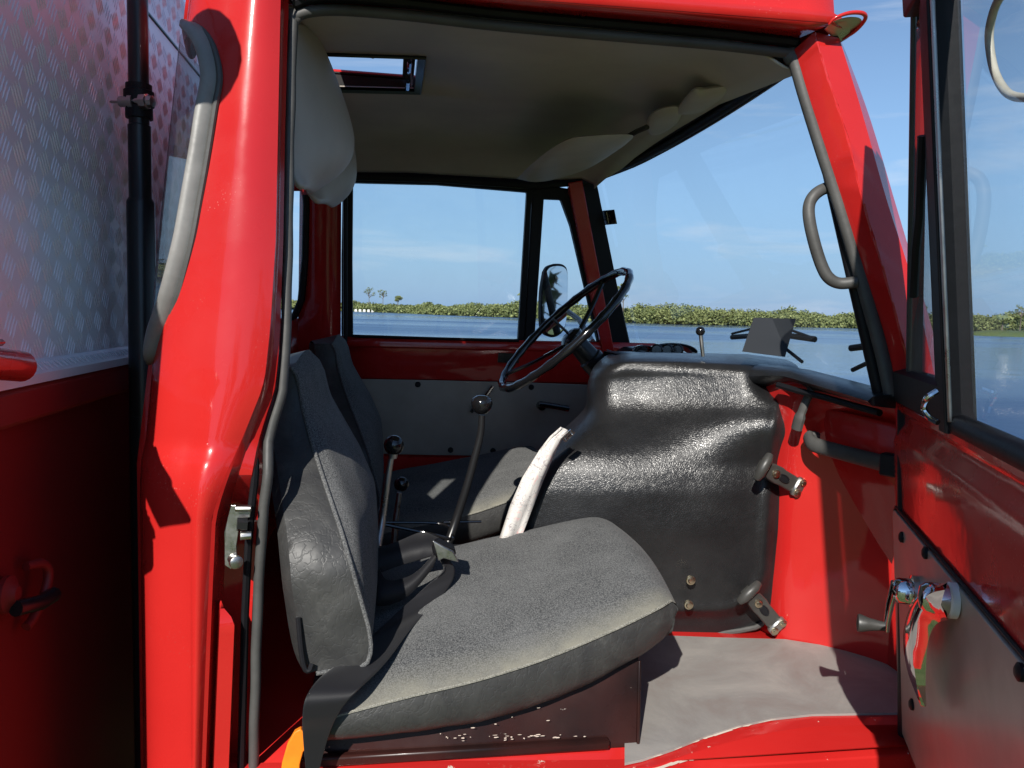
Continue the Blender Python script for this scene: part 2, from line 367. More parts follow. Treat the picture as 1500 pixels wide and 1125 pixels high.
head_px = [(430, 25), (455, 17), (500, 15), (590, 22), (733, 38), (900, 53), (1050, 66), (1162, 79)]
hp = [near(x, y, .05) for x, y in head_px]
ap_px = [(1164, 83), (1180, 140), (1205, 220), (1231, 300), (1264, 413), (1292, 515), (1306, 580), (1315, 640), (1320, 720), (1321, 900), (1320, 1160)]
ap = [near(x, y, .05) for x, y in ap_px]
o = MB(); wob = [p+V((.0006*math.sin(i*.9), 0, 0)) for i, p in enumerate(tp)]
o.tube(wob, .0105, 12, flat=.9); o.tube(cr(hp, 50), .0105, 12); o.tube(cr(ap[:7], 40), .0165, 14, flat=.8, up=(.2, -1, 0)); o.tube([p+V((.012, .004, 0)) for p in cr(ap[:7], 40)], .010, 10)
part(o, 'door_seal', 'seal')
# mitre pads in the corners of the seal
o = MB(); o.ball(hp[0], .016, sc=(1, .6, 1)); part(o, 'seal_corner', 'seal'); o = MB(); o.ball(hp[-1]+V((.0, 0, -.004)), .021, sc=(1.1, .6, 1)); part(o, 'seal_corner', 'seal')
o = MB(); o.tube([p+V((-.022, .0, 0)) for p in tp], .012, 8, flat=.6); o.tube([p+V((0, -.008, .020)) for p in cr(hp, 40)], .013, 8, flat=.8); part(o, 'black_seal_carrier', 'black'); o = MB(); o.tube(cr([near(x+14, y, .03) for x, y in ap_px[6:]], 30), .017, 8, flat=.5)
part(o, 'pillar_weatherstrip', 'black')
# striker and dovetail on the jamb
st = near(350, 785, .03); o = MB(); 
pl = [near(x, y, .030) for x, y in ((338, 740), (368, 741), (366, 758), (352, 760), (346, 800), (348, 826), (338, 834), (329, 828), (328, 780))]
o.poly(pl, (0, .006, 0)); o.tube([near(345, 745, .022), near(368, 745, .022)], .006, 8); o.tube([near(352, 785, .018), near(368, 784, .022)], .008, 8); o.lathe(near(340, 818, .03), (.5, -1, 0), [(0, .009), (.014, .006), (.018, .006), (.020, .012), (.028, .012), (.031, .007)], 16)
part(o, 'door_striker', 'steel', bevel=.001)
part(MB().tube([near(347, 768, .016), near(362, 768, .02)], .012, 6), 'striker_block', 'blackpaint')
# --- header strip / roof side
gut_px = [(405, -60), (500, -22), (650, -9), (800, 2), (950, 13), (1100, 25), (1217, 34)]
roofc = []
N = 24
gl_ = cr([near(x, y, -.035) for x, y in gut_px], N); h1 = cr([p+V((0, -.012, .028)) for p in hp], N); h2 = cr([p+V((0, .0, .012)) for p in hp], N)
h1[0] = near(412, -8, .0); 
o = MB(); o.grid([gl_, h1]); part(o, 'door_header', 'red', solid=.004)
gz = [p.z for p in gl_]
up = []
for k, (dy, dz) in enumerate([(0, 0), (.004, .022), (.02, .026), (.03, .03), (.04, .07), (.07, .085), (.14, .095), (.30, .10), (.55, .10), (.83, .10)]):
    up.append([p+V((0, dy, dz)) for p in gl_])
rear_ext = [[V((rear_x(.6)-.0+.02*min(i, 6)/6, r[0].y+(.03 if i < 4 else 0), r[0].z)) for i in [k]] + r for k, r in enumerate(up)]
front_ext = []
for k, r in enumerate(rear_ext):
    e = r[-1]; q = V((e.x+.035, e.y+.02, e.z-.0)); front_ext.append(r+[q])
roofrows = front_ext
yc = 2.305
full = roofrows + [[V((p.x, 2*yc-p.y, p.z)) for p in r] for r in reversed(roofrows[:-1])]
# hatch hole cut in the roof: built as strips round the hole further down
HX0, HX1, HY0, HY1 = -.19, .055, 1.98, 2.28
mbR = MB(); side_rows = full[:7]; far_rows = [[V((p.x, 2*yc-p.y, p.z)) for p in r] for r in reversed(side_rows)]
mbR.grid(side_rows); mbR.grid(far_rows)
# flat roof skin from side row 6 over to far, front edge bending down
r6 = side_rows[-1]; ztop = r6[8].z+.03
XF = r6[-1].x; XR = r6[0].x
xs = [XR, HX0, HX1, .5, .8, XF]; ysr = [r6[5].y, HY0, HY1, 2.4, 2.7, 2*yc-r6[5].y]
def rz(x, y): return .650+.0*(y-yc)-(.012 if x >= XF-.001 else 0)
for i in range(len(xs)-1):
    for j in range(len(ysr)-1):
        if (i, j) == (1, 1): continue
        mbR.poly([V((xs[i], ysr[j], rz(xs[i], ysr[j]))), V((xs[i+1], ysr[j], rz(xs[i+1], ysr[j]))), V((xs[i+1], ysr[j+1], rz(xs[i+1], ysr[j+1]))), V((xs[i], ysr[j+1], rz(xs[i], ysr[j+1])))])
# roof front face: down to the windscreen top
WT = V((.845, 0, .575))
fr = [[r[-1] for r in side_rows]+[V((XF, y, rz(XF, y))) for y in (1.9, 2.3, 2.7)]+[V((r[-1].x, 2*yc-r[-1].y, r[-1].z)) for r in reversed(side_rows)]]
fr.append([V((p.x-.012, p.y, lerp(p.z, .60, .6))) for p in fr[0]]); fr.append([V((.875, min(max(p.y, 1.52), 3.09), .585)) for p in fr[0]])
mbR.grid(fr)
rr_ = [[r[0] for r in side_rows]+[V((XR, y, rz(XR, y))) for y in (1.9, 2.3, 2.7)]+[V((r[0].x, 2*yc-r[0].y, r[0].z)) for r in reversed(side_rows)]]
rr_.append([V((rear_x(.6), min(max(p.y, 1.60), 3.0), .60)) for p in rr_[0]]); mbR.grid(rr_)
roof = part(mbR, 'cab_roof', 'red', ang=40, solid=.004)
# gutter end lip
gcorner = gl_[-1]
lip = [near(1214, 36, -.035), near(1224, 26, -.045), near(1244, 19, -.05), near(1262, 19, -.05), near(1268, 25, -.04), near(1262, 36, -.02), near(1250, 48, .0), near(1234, 58, .02)]
o = MB().tube(cr(lip, 28), [.002+.0025*math.sin(math.pi*i/28) for i in range(29)], 10); lipo = part(o, 'rain_gutter_lip', 'red', roof)
o = MB().poly([p+V((0, .012, -.004)) for p in cr(lip, 20)], (0, .003, 0)); part(o, 'lip_inner_face', 'steel', roof)
# --- A pillar, near side: three facets
cre = [(1193, 48), (1212, 112), (1241, 200), (1265, 300), (1292, 390), (1322, 500), (1345, 600), (1350, 760), (1352, 1160)]
outc = [(1228, 56), (1260, 160), (1296, 288), (1330, 395), (1352, 480), (1372, 570)]
inn = [(1168, 76), (1190, 150), (1216, 230), (1240, 300), (1268, 390), (1304, 500), (1318, 590), (1328, 760), (1330, 1160)]
edg = [(1233, 64), (1273, 173), (1311, 300), (1345, 415), (1367, 493), (1383, 573)]
n = 24
cA = cr([near(x-8, y, .045) for x, y in inn], n*2); cB = cr([near(x, y, .0) for x, y in cre], n*2)
o = MB(); o.grid([cA, cB]); 
c2 = cr([near(x, y, .0) for x, y in cre[:7]], n); c3 = cr([near(x, y, .01) for x, y in outc], n); c4 = cr([near(x, y, .045) for x, y in edg], n)
o.grid([c2, c3, c4]); o.grid([c4, [p+V((-.02, .05, 0)) for p in c4]])
pil = part(o, 'windscreen_pillar', 'red', ang=20, solid=.004, bevel=.003)
# cowl side below the pillar and forward
o = MB(); zc = c4[-1].z
for a, b in ((0, 1),): o.grid([[V((x, yn(z)+ (.0 if x < 1.3 else .02), z)) for x in (cB[-1].x, 1.15, 1.22, 1.32)] for z in (zc, -.3, -.5, -.9, -1.3)]) if False else o.grid([[V((x, yn(z_), z_)) for x in (cB[-1].x, 1.12, 1.18, 1.25) for z_ in [min(z, zc-max(0, x-1.08)*2.2)]] for z in (zc, -.3, -.5, -.9, -1.3)])
o.grid([[V((x, y, z)) for y in (1.42, 2.3, 3.18)] for x, z in ((1.09, -.22), (1.16, -.40), (1.25, -.60), (1.26, -1.3))])
part(o, 'cowl', 'red', solid=.006, ang=30)
# --- windscreen
def wsx(z, y): t = (z+.15)/(.555+.15); return lerp(1.035, .845, t)+.035*(1-((y-2.3)/.8)**2)+(-.026*t+.008*(1-t))*sm(2.7, 3.15, y)
def ws(y, z, off=0): return V((wsx(z, y)+off, y, z))
YS = [1.485+(3.115-1.485)*k/16 for k in range(17)]
def ycl(y, z): c = (z+.15)/.705; lo = lerp(1.50, 1.575, c); return lo+(y-1.485)/(3.115-1.485)*((lerp(3.26, 3.19, c))-lo)
o = MB(); o.grid([[ws(ycl(y, z), z, .012) for y in YS] for z in (-.16, 0, .2, .4, .565)]); wsg = part(o, 'windscreen', 'glass', ang=60)
o = MB()
o.tube([ws(ycl(y, .560), .560, .0) for y in YS], .015, 10); o.tube([ws(ycl(y, .58), .583, -.012) for y in YS], .016, 8)
o.tube([ws(ycl(y, -.155), -.160, 0) for y in YS], .016, 10); zz = [-.16+.72*k/10 for k in range(11)]
o.tube([ws(ycl(YS[0], z), z) for z in zz], .013, 10); o.tube([ws(ycl(YS[-1], z), z, -.004) for z in zz], .019, 10)
part(o, 'windscreen_gasket', 'black', wsg)
o = MB().tube([ws(ycl(y, .545), .545, .006) for y in YS], .0035, 6); part(o, 'gasket_filler_strip', 'steel', wsg)
st_ = [PY(x, y, 3.0) for x, y in ((879, 309), (900, 307), (904, 327), (883, 330))]
def toWS(px, py, off=-.004):
    y = 2.9
    for k in range(30):
        p = PY(px, py, y); e = p.x-wsx(p.z, p.y)-off; y -= e*1.2
    return PY(px, py, y)
q = [toWS(x, y) for x, y in ((879, 309), (900, 307), (904, 328), (883, 330))]
stk = part(MB().poly(q, (-.0015, 0, 0)), 'square_sticker', 'blackpaint', wsg)
o = MB(); off = V((-.004, 0, 0))
def sq(px, py): return toWS(px, py)+off
for a, b in (((884, 314), (898, 324)), ((890, 311), (893, 327)), ((885, 323), (898, 313))): o.tube([sq(*a), sq(*b)], .0011, 5)
o.tube([sq(891+4.5*math.cos(t), 319+5*math.sin(t)) for t in [k*.524 for k in range(12)]], .0011, 5, closed=True)
o.poly([sq(897, 324), sq(903, 321), sq(904, 328), sq(897, 328.5)], (-.001, 0, 0)); part(o, 'sticker_print', 'brass', wsg)
# wipers outside the glass
def wip(pts, nm):
    P = [PX(x, y, 1.13) for x, y in pts]; return P
o = MB(); P = wip([(1072, 494), (1100, 492), (1150, 491), (1194, 497)], 0); o.tube(P, .007, 8, flat=1.2); o.tube([P[0]+V((0, 0, .012)), P[1]+V((0, 0, .022)), P[2]+V((0, 0, .02)), P[3]+V((0, .03, .006))], .004, 6)
o.tube([PX(1120, 486, 1.13), PX(1175, 530, 1.13)], .005, 8); part(o, 'wiper', 'black')
o = MB(); P = wip([(1246, 510), (1270, 507), (1330, 515)], 0); o.tube(P, .007, 8, flat=1.2); o.tube([PX(1249, 542, 1.13), PX(1268, 533, 1.13), PX(1300, 522, 1.13)], .006, 8); part(o, 'wiper', 'black')
# --- headliner (with hatch cut-out)
def lz(x, y):                     # headliner height
    e = ((y-yc)/.78); f = .625-.055*abs(e)**3
    f -= .06*sm(.68, .86, x)**1.2; f -= .02*sm(0, -.35, x); return f
hx = [-.37, -.3, -.2, HX0, HX1, .3, .42, .55, .66, .74, .80, .845]; hy = [1.565, 1.575, 1.6, HY0, HY1, 2.35, 2.42, 2.5, 2.7, 2.85, 2.98, 3.045, 3.06]
o = MB()
gidx = [[V((min(x, .845-.05*sm(2.9, 3.06, y)), y, lz(x, y)-(.05*sm(2.98, 3.06, y)*(1-.7*sm(.6, .8, x))))) for y in hy] for x in hx]
for p in gidx:
    p[0].z = min(p[0].z, lz(p[0].x, 1.6)-.012)
b = len(o.v)
for r in gidx: o.v += r
for i in range(len(hx)-1):
    for j in range(len(hy)-1):
        if i == 3 and j == 3: continue
        a = i*len(hy)+j; o.f.append((a, a+1, a+len(hy)+1, a+len(hy)))
part(o, 'headliner', 'liner', solid=.006, ang=70)
# hatch: black frame, bright bracket, open lid above
o = MB(); fi = [(HX0, HY0), (HX1, HY0), (HX1, HY1), (HX0, HY1)]; fo = [(HX0-.02, HY0-.02), (HX1+.02, HY0-.02), (HX1+.02, HY1+.02), (HX0-.02, HY1+.02)]
o.ring([V((x, y, lz(x, y)-.012)) for x, y in fo], [V((x, y, lz(x, y)-.012)) for x, y in fi], (0, 0, .02))
o.grid([[V((x, y, lz(x, y)-.012)) for x, y in fi], [V((x, y, .656)) for x, y in fi]], closeu=True)
hat = part(o, 'roof_hatch_frame', 'blackpaint', roof, bevel=.004)
o = MB(); X1 = HX1-.006
o.grid([[V((X1-.11*math.sin(a)*0-.0, y, 0)) for y in (HY0+.01, HY1-.01)] for a in (0,)]) if False else None
o.poly([V((HX1-.008, HY0+.012, .625)), V((HX1-.008, HY1-.012, .625)), V((HX1-.035, HY1-.02, .650)), V((HX1-.035, HY0+.02, .650))], (.003, 0, .003)); o.tube([V((HX1-.02, HY0+.03, .615)), V((HX1-.02, HY0+.08, .612)), V((HX1-.02, HY0+.12, .615))], .006, 8); o.tube([V((HX1-.02, HY1-.1, .615)), V((HX1-.02, HY1-.03, .615))], .006, 8)
part(o, 'hatch_bracket', 'chrome', roof)
Mx = Matrix.Rotation(R(26), 3, 'X')
o = MB().box(V(((HX0+HX1)/2, HY0+.115, .738)), (.30, .31, .014), Mx, bev=.006); part(o, 'roof_hatch_lid', 'red', roof)
o = MB(); o.box(V(((HX0+HX1)/2, HY1+.05, .660)), (HX1-HX0+.1, .03, .028), bev=.006); part(o, 'hatch_coaming', 'red', roof)
o = MB(); o.tube([V((-.06, HY0+.14, .655)), V((-.02, HY0+.26, .80))], .007, 8); part(o, 'hatch_stay', 'steel', roof)
# corner pads of the lining behind the passenger
def pad(pts, yA, yB, name, nz=14):
    rows = []
    for (py, xl, xr_) in pts:
        zc_ = None; row = []
        for k in range(9):
            a = k/8; y = lerp(yA, yB, a); p = PY(lerp(xl, xr_, math.sin(a*math.pi/2)), py+(a*6), lerp(yA, yB, a)); row.append(p)
        rows.append(row)
    o = MB().grid(rows); return part(o, name, 'liner', solid=.02, ang=70, sub=1)
pad([(30, 425, 452), (70, 423, 472), (110, 422, 488), (150, 421, 503), (185, 420, 513), (208, 420, 516), (232, 420, 509), (250, 424, 490), (266, 432, 466), (277, 444, 450)], 1.56, 1.92, 'corner_lining_pad')
pad([(150, 440, 500), (200, 440, 514), (236, 440, 519), (258, 442, 519), (278, 448, 509), (291, 458, 492), (297, 468, 482)], 1.94, 2.3, 'corner_lining_pad')
# --- sun visors
def visor(c, mw, md, M3, name):
    o = MB(); rows = []
    for i in range(9):
        u = i/8*2-1; row = []
        for j in range(13):
            v = j/12*2-1; e = max(0, (abs(u)**4+abs(v)**5)); hx_ = mw*u; hy_ = md*v*(1-.10*(u > 0)*u*abs(v))
            row.append((hx_, hy_, e))
        rows.append(row)
    top = [[c+M3@V((x, y, .011*(1-min(1, e))**.5)) for x, y, e in r] for r in rows]; bot = [[c+M3@V((x, y, -.011*(1-min(1, e))**.5)) for x, y, e in r] for r in rows]
    o.grid(top); o.grid(bot); return part(o, name, 'liner', ang=60)
def visor_px(pts, zf, th, name='sun_visor'):
    P = []
    for x, y in pts:
        yy_ = 2.4
        for k in range(40):
            p = PY(x, y, yy_); yy_ *= 1+(zf(p)-p.z)*1.2
        P.append(PY(x, y, yy_))
    P = cr(P+[P[0]], 40)[:-1]; c = sum(P, V((0, 0, 0)))/len(P); o = MB(); up_ = V((0, 0, 1)); L = []
    for f, h in ((.02, 1), (.5, .95), (.8, .75), (.94, .45), (1, 0), (.94, -.45), (.8, -.75), (.5, -.95), (.02, -1)): L.append([c+(p-c)*f+up_*(h*th) for p in P])
    o.grid(L, closeu=True); return part(o, name, 'liner', ang=70)
vis = visor_px([(757, 262), (785, 235), (828, 206), (870, 199), (921, 197), (925, 204), (900, 222), (862, 245), (815, 261), (782, 266)], lambda p: .545-.22*(.78-p.x), .014)
tag(vis, 'sun visor folded a little down from the roof lining on the driver side')
o = MB().tube([PY(920, 200, 2.28), PY(934, 192, 2.25), PY(948, 186, 2.2)], .008, 8); part(o, 'visor_bracket', 'greyplastic', vis)
vis2 = visor_px([(986, 166), (1013, 134), (1034, 131), (1066, 128), (1052, 146), (1022, 163)], lambda p: .565-.10*(.8-p.x), .014)
vb = visor_px([(944, 186), (953, 168), (975, 158), (998, 158), (994, 176), (972, 192), (954, 196)], lambda p: .565-.10*(.8-p.x), .014, 'visor_bracket'); vb.parent = vis2
# --- far side wall: door, frame, trim
def fp(l, off=0): return [far(x, y, off) for x, y in l]
# window frame in black around main window and vent window
mo = [(502, 250), (640, 262), (785, 274), (778, 300), (768, 505), (640, 503), (500, 500), (500, 380)]
mi = [(517, 267), (640, 270), (772, 281), (771, 300), (759, 497), (640, 495), (517, 491), (516, 380)]
o = MB().ring(fp(mo, .0), fp(mi, .0), (0, .035, 0)); fdoor = None
vo = [(781, 268), (832, 276), (852, 330), (893, 516), (820, 516), (768, 510)]; vi = [(797, 291), (822, 292), (836, 330), (876, 500), (830, 500), (783, 500)]
red_belt = [(505, 492), (640, 495), (768, 498), (900, 500), (930, 560), (930, 700), (505, 700)]
fd = MB(); rows = []
for py, off in ((493, .012), (500, .02), (506, .022), (508, .014), (520, .016), (552, .016), (556, .004), (665, .004), (668, .018), (700, .02), (760, .02), (900, .02)):
    rows.append([far(x, py+(x-505)*.022, off) for x in (498, 560, 640, 760, 860, 960)])
fd.grid(rows); fdoor = part(fd, 'driver_door', 'red', solid=.004, ang=30); tag(fdoor, 'closed driver door on the far side of the cab')
part(o, 'window_frame', 'black', fdoor, bevel=.004)
o = MB().ring(fp(vo), fp(vi), (0, .035, 0)); part(o, 'vent_window_frame', 'black', fdoor, bevel=.004)
o = MB().poly(fp([(512, 262), (778, 276), (764, 502), (512, 496)], -.02), (0, .004, 0)); part(o, 'door_window', 'glass', fdoor)
o = MB().poly(fp([(792, 286), (826, 287), (882, 506), (778, 506)], -.02), (0, .004, 0)); part(o, 'vent_window', 'glass', fdoor)
tr = [(522, 555), (640, 557), (760, 560), (900, 565), (905, 670), (760, 668), (640, 667), (522, 664), (513, 655), (512, 566)]
o = MB().poly(fp(tr, .022), (0, .006, 0)); part(o, 'trim_panel', 'trim', fdoor, bevel=.002)
for x, y in ((523, 568), (612, 563), (778, 567), (533, 657), (660, 659), (722, 660)):
    part(MB().lathe(far(x, y, .022), (0, -1, 0), [(0, .012), (.006, .012), (.010, .007)], 12), 'trim_button', 'black', fdoor)
o = MB(); o.lathe(far(706, 588, .022), (0, -1, 0), [(0, .03), (.02, .028), (.026, .018)], 16); o.tube(fp([(722, 566), (712, 580), (700, 592), (690, 604)], .06), [.012, .015, .017, .012], 10, flat=.6); part(o, 'door_latch_lever', 'blackgloss', fdoor)
o = MB(); o.lathe(far(792, 594, .022), (0, -1, 0), [(0, .02), (.03, .018)], 14); o.tube(fp([(790, 592), (812, 595), (833, 599)], .06), .013, 10); part(o, 'window_crank', 'blackgloss', fdoor)
o = MB().poly(fp([(730, 517), (761, 518), (760, 532), (729, 531)], .024), (0, .003, 0)); part(o, 'data_plate', 'blackpaint', fdoor)
o = MB()
for k in range(4):
    for x0, x1 in ((732, 738), (740, 749), (751, 757)): o.tube([far(x0+k % 2, 520+k*3, .026), far(x1-k % 3, 520.3+k*3, .026)], .0009, 4)
part(o, 'data_plate_text', 'greyplastic', fdoor)
o = MB().tube(fp([(516, 492), (640, 496), (760, 499)], .018), .006, 8); part(o, 'window_sill_seal', 'black', fdoor)
# far pillars + corner
o = MB(); 
o.poly(fp([(832, 268), (853, 264), (905, 540), (886, 530)], .03), (0, .03, 0)); part(o, 'far_windscreen_pillar', 'red', bevel=.004); o = MB().poly(fp([(848, 262), (873, 262), (930, 548), (898, 548)], .0), (0, .03, 0)); part(o, 'far_pillar_trim', 'black')
o = MB(); rows = []
for py in [255+k*20 for k in range(26)]:
    t = (py-255)/500; rows.append([far(500-2*t, py, .012), far(478-2*t, py, .02), far(462-2*t, py, .018), far(447-6*t+(0 if 290 < py < 450 else -6), py, -.02), far(441-6*t, py, -.05)])
o.grid(rows); part(o, 'far_door_pillar', 'red', solid=.01, ang=30)
o = MB().tube([far(506, y, .012) for y in range(262, 760, 20)], .016, 8, flat=.6); part(o, 'far_door_seal', 'black')
o = MB().tube([far(448, 285, .0), far(449, 300, .0), far(447, 380, 0), far(441, 440, 0), far(432, 462, 0), far(418, 470, 0)], .014, 8); part(o, 'far_quarter_gasket', 'black')
o = MB(); o.grid([[far(445, y, -.03), far(415, y, -.05), far(360, y, -.05)] for y in (466, 520, 700, 900)]); o.grid([[far(452, y, -.03), far(400, y, -.05)] for y in (230, 262, 280)]); part(o, 'far_corner_panel', 'red', solid=.01)
o = MB(); o.grid([[V((x, 3.10, .60)), V((x, 3.10, .50)), V((x, 3.12, .44 if x > -.1 else .45))] for x in (-.36, -.1, .3, .6, .86)]); 
o = MB().grid([[far(x, y-22, -.01), far(x, y-8, .01), far(x, y+1, .02)] for x, y in ((440, 262), (505, 262), (640, 266), (785, 276), (870, 268))]); part(o, 'far_header', 'black', solid=.01)
# far side outer skin (blocks the light low down)
o = MB().grid([[V((x, 4.6-yn(z)+.03, z)) for x in (-.45, .3, 1.1, 1.7)] for z in (-.2, -.4, -.8, -1.3)]); part(o, 'far_side_panel', 'red', solid=.01)
# --- exterior mirror on the far side
o = MB(); mc = PY(812, 440, 3.42)
mpx = [(797, 400), (803, 392), (815, 389), (828, 391), (834, 402), (834, 440), (832, 470), (826, 484), (812, 491), (798, 487), (792, 472), (792, 430)]
MY = 3.45
mp = cr([PY(x, y, MY) for x, y in mpx+[mpx[0]]], 48)[:-1]; cen = sum(mp, V((0, 0, 0)))/len(mp)
rot = Matrix.Rotation(R(20), 3, 'Z')
mp = [cen+rot@(p-cen) for p in mp]; nn = rot@V((0, -1, 0))
o.grid([[p for p in mp], [cen+(p-cen)*1.06+nn*-.006 for p in mp], [cen+(p-cen)*1.04+nn*-.03 for p in mp], [cen+(p-cen)*.5+nn*-.05 for p in mp]], closeu=True)
mir = part(o, 'side_mirror', 'black'); part(MB().poly([cen+(p-cen)*.985+nn*.001 for p in mp], tuple(nn*-.003)), 'mirror_face', 'mirror', mir)
o = MB().tube([PY(826, 452, 3.5), PY(848, 468, 3.4), PY(868, 500, 3.25)], .012, 10); part(o, 'mirror_arm', 'steel', mir)
# --- dashboard
o = MB()
rows = []
for k in range(25):
    y = 1.46+(3.08-1.46)*k/24; b_ = .035*(1-((y-2.3)/.8)**2); tz = -.128 if y > 1.9 else -.128-.018*(1.9-y)/.4
    k_ = 1-sm(1.84, 2.1, y); xx = .072*k_; th_ = 1-.62*k_
    rows.append([V((1.06+b_+xx*.3, y, tz-.02)), V((1.0+b_+xx*.8, y, tz)), V((.95+b_+xx, y, tz-.004)), V((.925+b_+xx, y, tz-.018*th_)), V((.915+b_+xx, y, tz-.04*th_)), V((.925+b_+xx, y, tz-.062*th_)), V((.97+b_+xx, y, tz-.075*th_)), V((1.08+b_, y, tz-.08*th_))])
o.grid(rows); o.poly(rows[0]); dash = part(o, 'dashboard', 'dash', ang=60, solid=.004)
o = MB()
for k in range(9): pass
def hood(px, py, w, h, y, nm='instrument_hood'):
    c = PY(px, py, y); pts = [c+V((w*math.cos(a), 0, h*math.sin(a))) for a in [math.pi*k/12 for k in range(13)]]
    return pts
for (px, py, w, h) in ((988, 516, .085, .030), (945, 516, .035, .022)):
    pts = hood(px, py, w, h, 2.62); o = MB().grid([pts, [p+V((.02, .10, -.003)) for p in pts], [p*1+V((.03, .14, -.02)) for p in pts]]); part(o, 'instrument_hood', 'blackgloss', dash, solid=.006, ang=60)
for px in (962, 977, 992): 
    part(MB().lathe(PY(px, 513, 2.60), (-.3, -1, .1), [(0, .022), (.006, .022), (.008, .018), (.004, .016), (.004, .001)], 20), 'gauge', 'blackgloss', dash)
# lever with ball on the dash
o = MB(); o.tube([PY(1030, 522, 2.1), PY(1028, 505, 2.1), PY(1026.5, 490, 2.1)], .006, 10); l4 = part(o, 'dash_lever', 'steel'); part(MB().ball(PY(1026, 485, 2.1), .0135), 'lever_knob', 'blackgloss', l4)
# --- engine cover
CL = [(517, 905), (521, 893), (527, 882), (536, 872), (548, 866), (562, 862), (580, 860), (598, 860), (610, 856), (624, 844), (640, 827), (656, 811), (675, 792), (700, 774), (740, 752), (780, 736), (830, 716), (930, 690)]
CRt = [(517, 1150), (522, 1166), (530, 1176), (545, 1181), (570, 1180), (600, 1175), (640, 1169), (700, 1165), (760, 1162), (825, 1158)]
YP = [(517.4, 2.40), (518.5, 2.30), (520, 2.235), (522, 2.19), (525, 2.15), (530, 2.115), (540, 2.088), (560, 2.072), (580, 2.062), (596, 2.048), (610, 2.028), (625, 2.0), (640, 1.972), (655, 1.946), (670, 1.925), (690, 1.907), (720, 1.894), (780, 1.888), (860, 1.893), (900, 1.90), (931, 1.905)]
def crx(py): return interp(CRt, py) if py <= 825 else 1053+math.sqrt(max(0, 105**2-(py-825)**2))
def sy_(py):
    w_ = 1.2 if py < 535 else 7
    return sum(interp(YP, max(517.4, py+d*w_/3)) for d in (-3, -2, -1, 0, 1, 2, 3))/7
pys_ = [930-5.5*k for k in range(68)]+[556-3*k for k in range(1, 9)]+[531-.9*k for k in range(0, 16)]
o = MB(); rows = []; NU = 60
for py in pys_:
    xl, xr = interp(CL, py), crx(py); row = []
    for j in range(NU+1):
        t = j/NU; t = t+.10*math.sin(2*math.pi*t)*-.5 if False else t; px = lerp(xl, xr, t)
        dl = px-xl; e = xr-px
        if px > 1053 and py > 825: e = 105-math.hypot(px-1053, py-825)
        elif py > 825: e = min(e, 930-py)
        sp = (px-735)/430
        yy_ = sy_(py)+.15*(1-sp)*(1-.5*sm(560, 517, py))
        yy_ -= .135*sm(.42, 1.0, sp)*sm(690, 606, py)*(1-.45*sm(532, 517, py))*(1-.9*sm(1085, 1165, px)*sm(590, 545, py))
        yy_ += .015*(1-sm(24, 36, e))*(1 if py > 540 else sm(517, 540, py))-.006*math.exp(-((e-40)/6.0)**2)
        a = min(dl, 42)/42; yy_ += .10*(1-math.sqrt(max(0, 1-(1-a)**2)))
        yy_ += -.022*math.sin(math.pi*min(1, max(0, sp)))+.005*noise.noise(V((px*.012, py*.012, 3)))
        off_ = interp([(860, 9), (885, 5), (905, 2), (925, 0), (1000, 0), (1100, 4), (1160, 10), (1181, 17)], px)*sm(640, 517, py)
        row.append(PY(px, py+off_, yy_))
    row = [row[0]+V((.05, .20, 0)), row[0]+V((.012, .05, 0))]+row+[row[-1]+V((.004, .02, 0))]
    rows.append(row)
last = rows[-1]; rows.append([V((p.x, max(p.y+.1, 2.64), -.128)) for p in last]); rows.append([V((p.x, max(p.y+.12, 2.66), -.5)) for p in last])
rows.insert(0, [p+V((0, .03, -.004)) for p in rows[0]])
o.grid(rows); cover = part(o, 'engine_cover', 'cover', ang=75)
path = [r[-2]+V((.003, -.006, 0)) for r in rows[-28:1:-2]]
path += [r+V((0, .006, -.002)) for r in reversed(rows[1][12:-2:4])]
part(MB().tube(cr(path, 110), .0075, 8), 'cover_edge_trim', 'seal', cover)
# screws
def screw(p, ax, r=.010, par=cover, mat='brass'):
    o = MB().lathe(p, ax, [(-.004, r*1.25), (.002, r*1.25), (.003, r*.9), (.006, r*.7), (.0065, r*.3)], 16); s_ = part(o, 'screw', mat, par)
    a = V(ax).normalized(); u = a.cross(V((0, 0, 1))).normalized(); w_ = a.cross(u)
    return s_
def cy(px, py): return PY(px, py, 1.868)
for x, y in ((1012, 850), (1009, 886)): screw(PY(x, y, 1.892), (0, -1, 0))
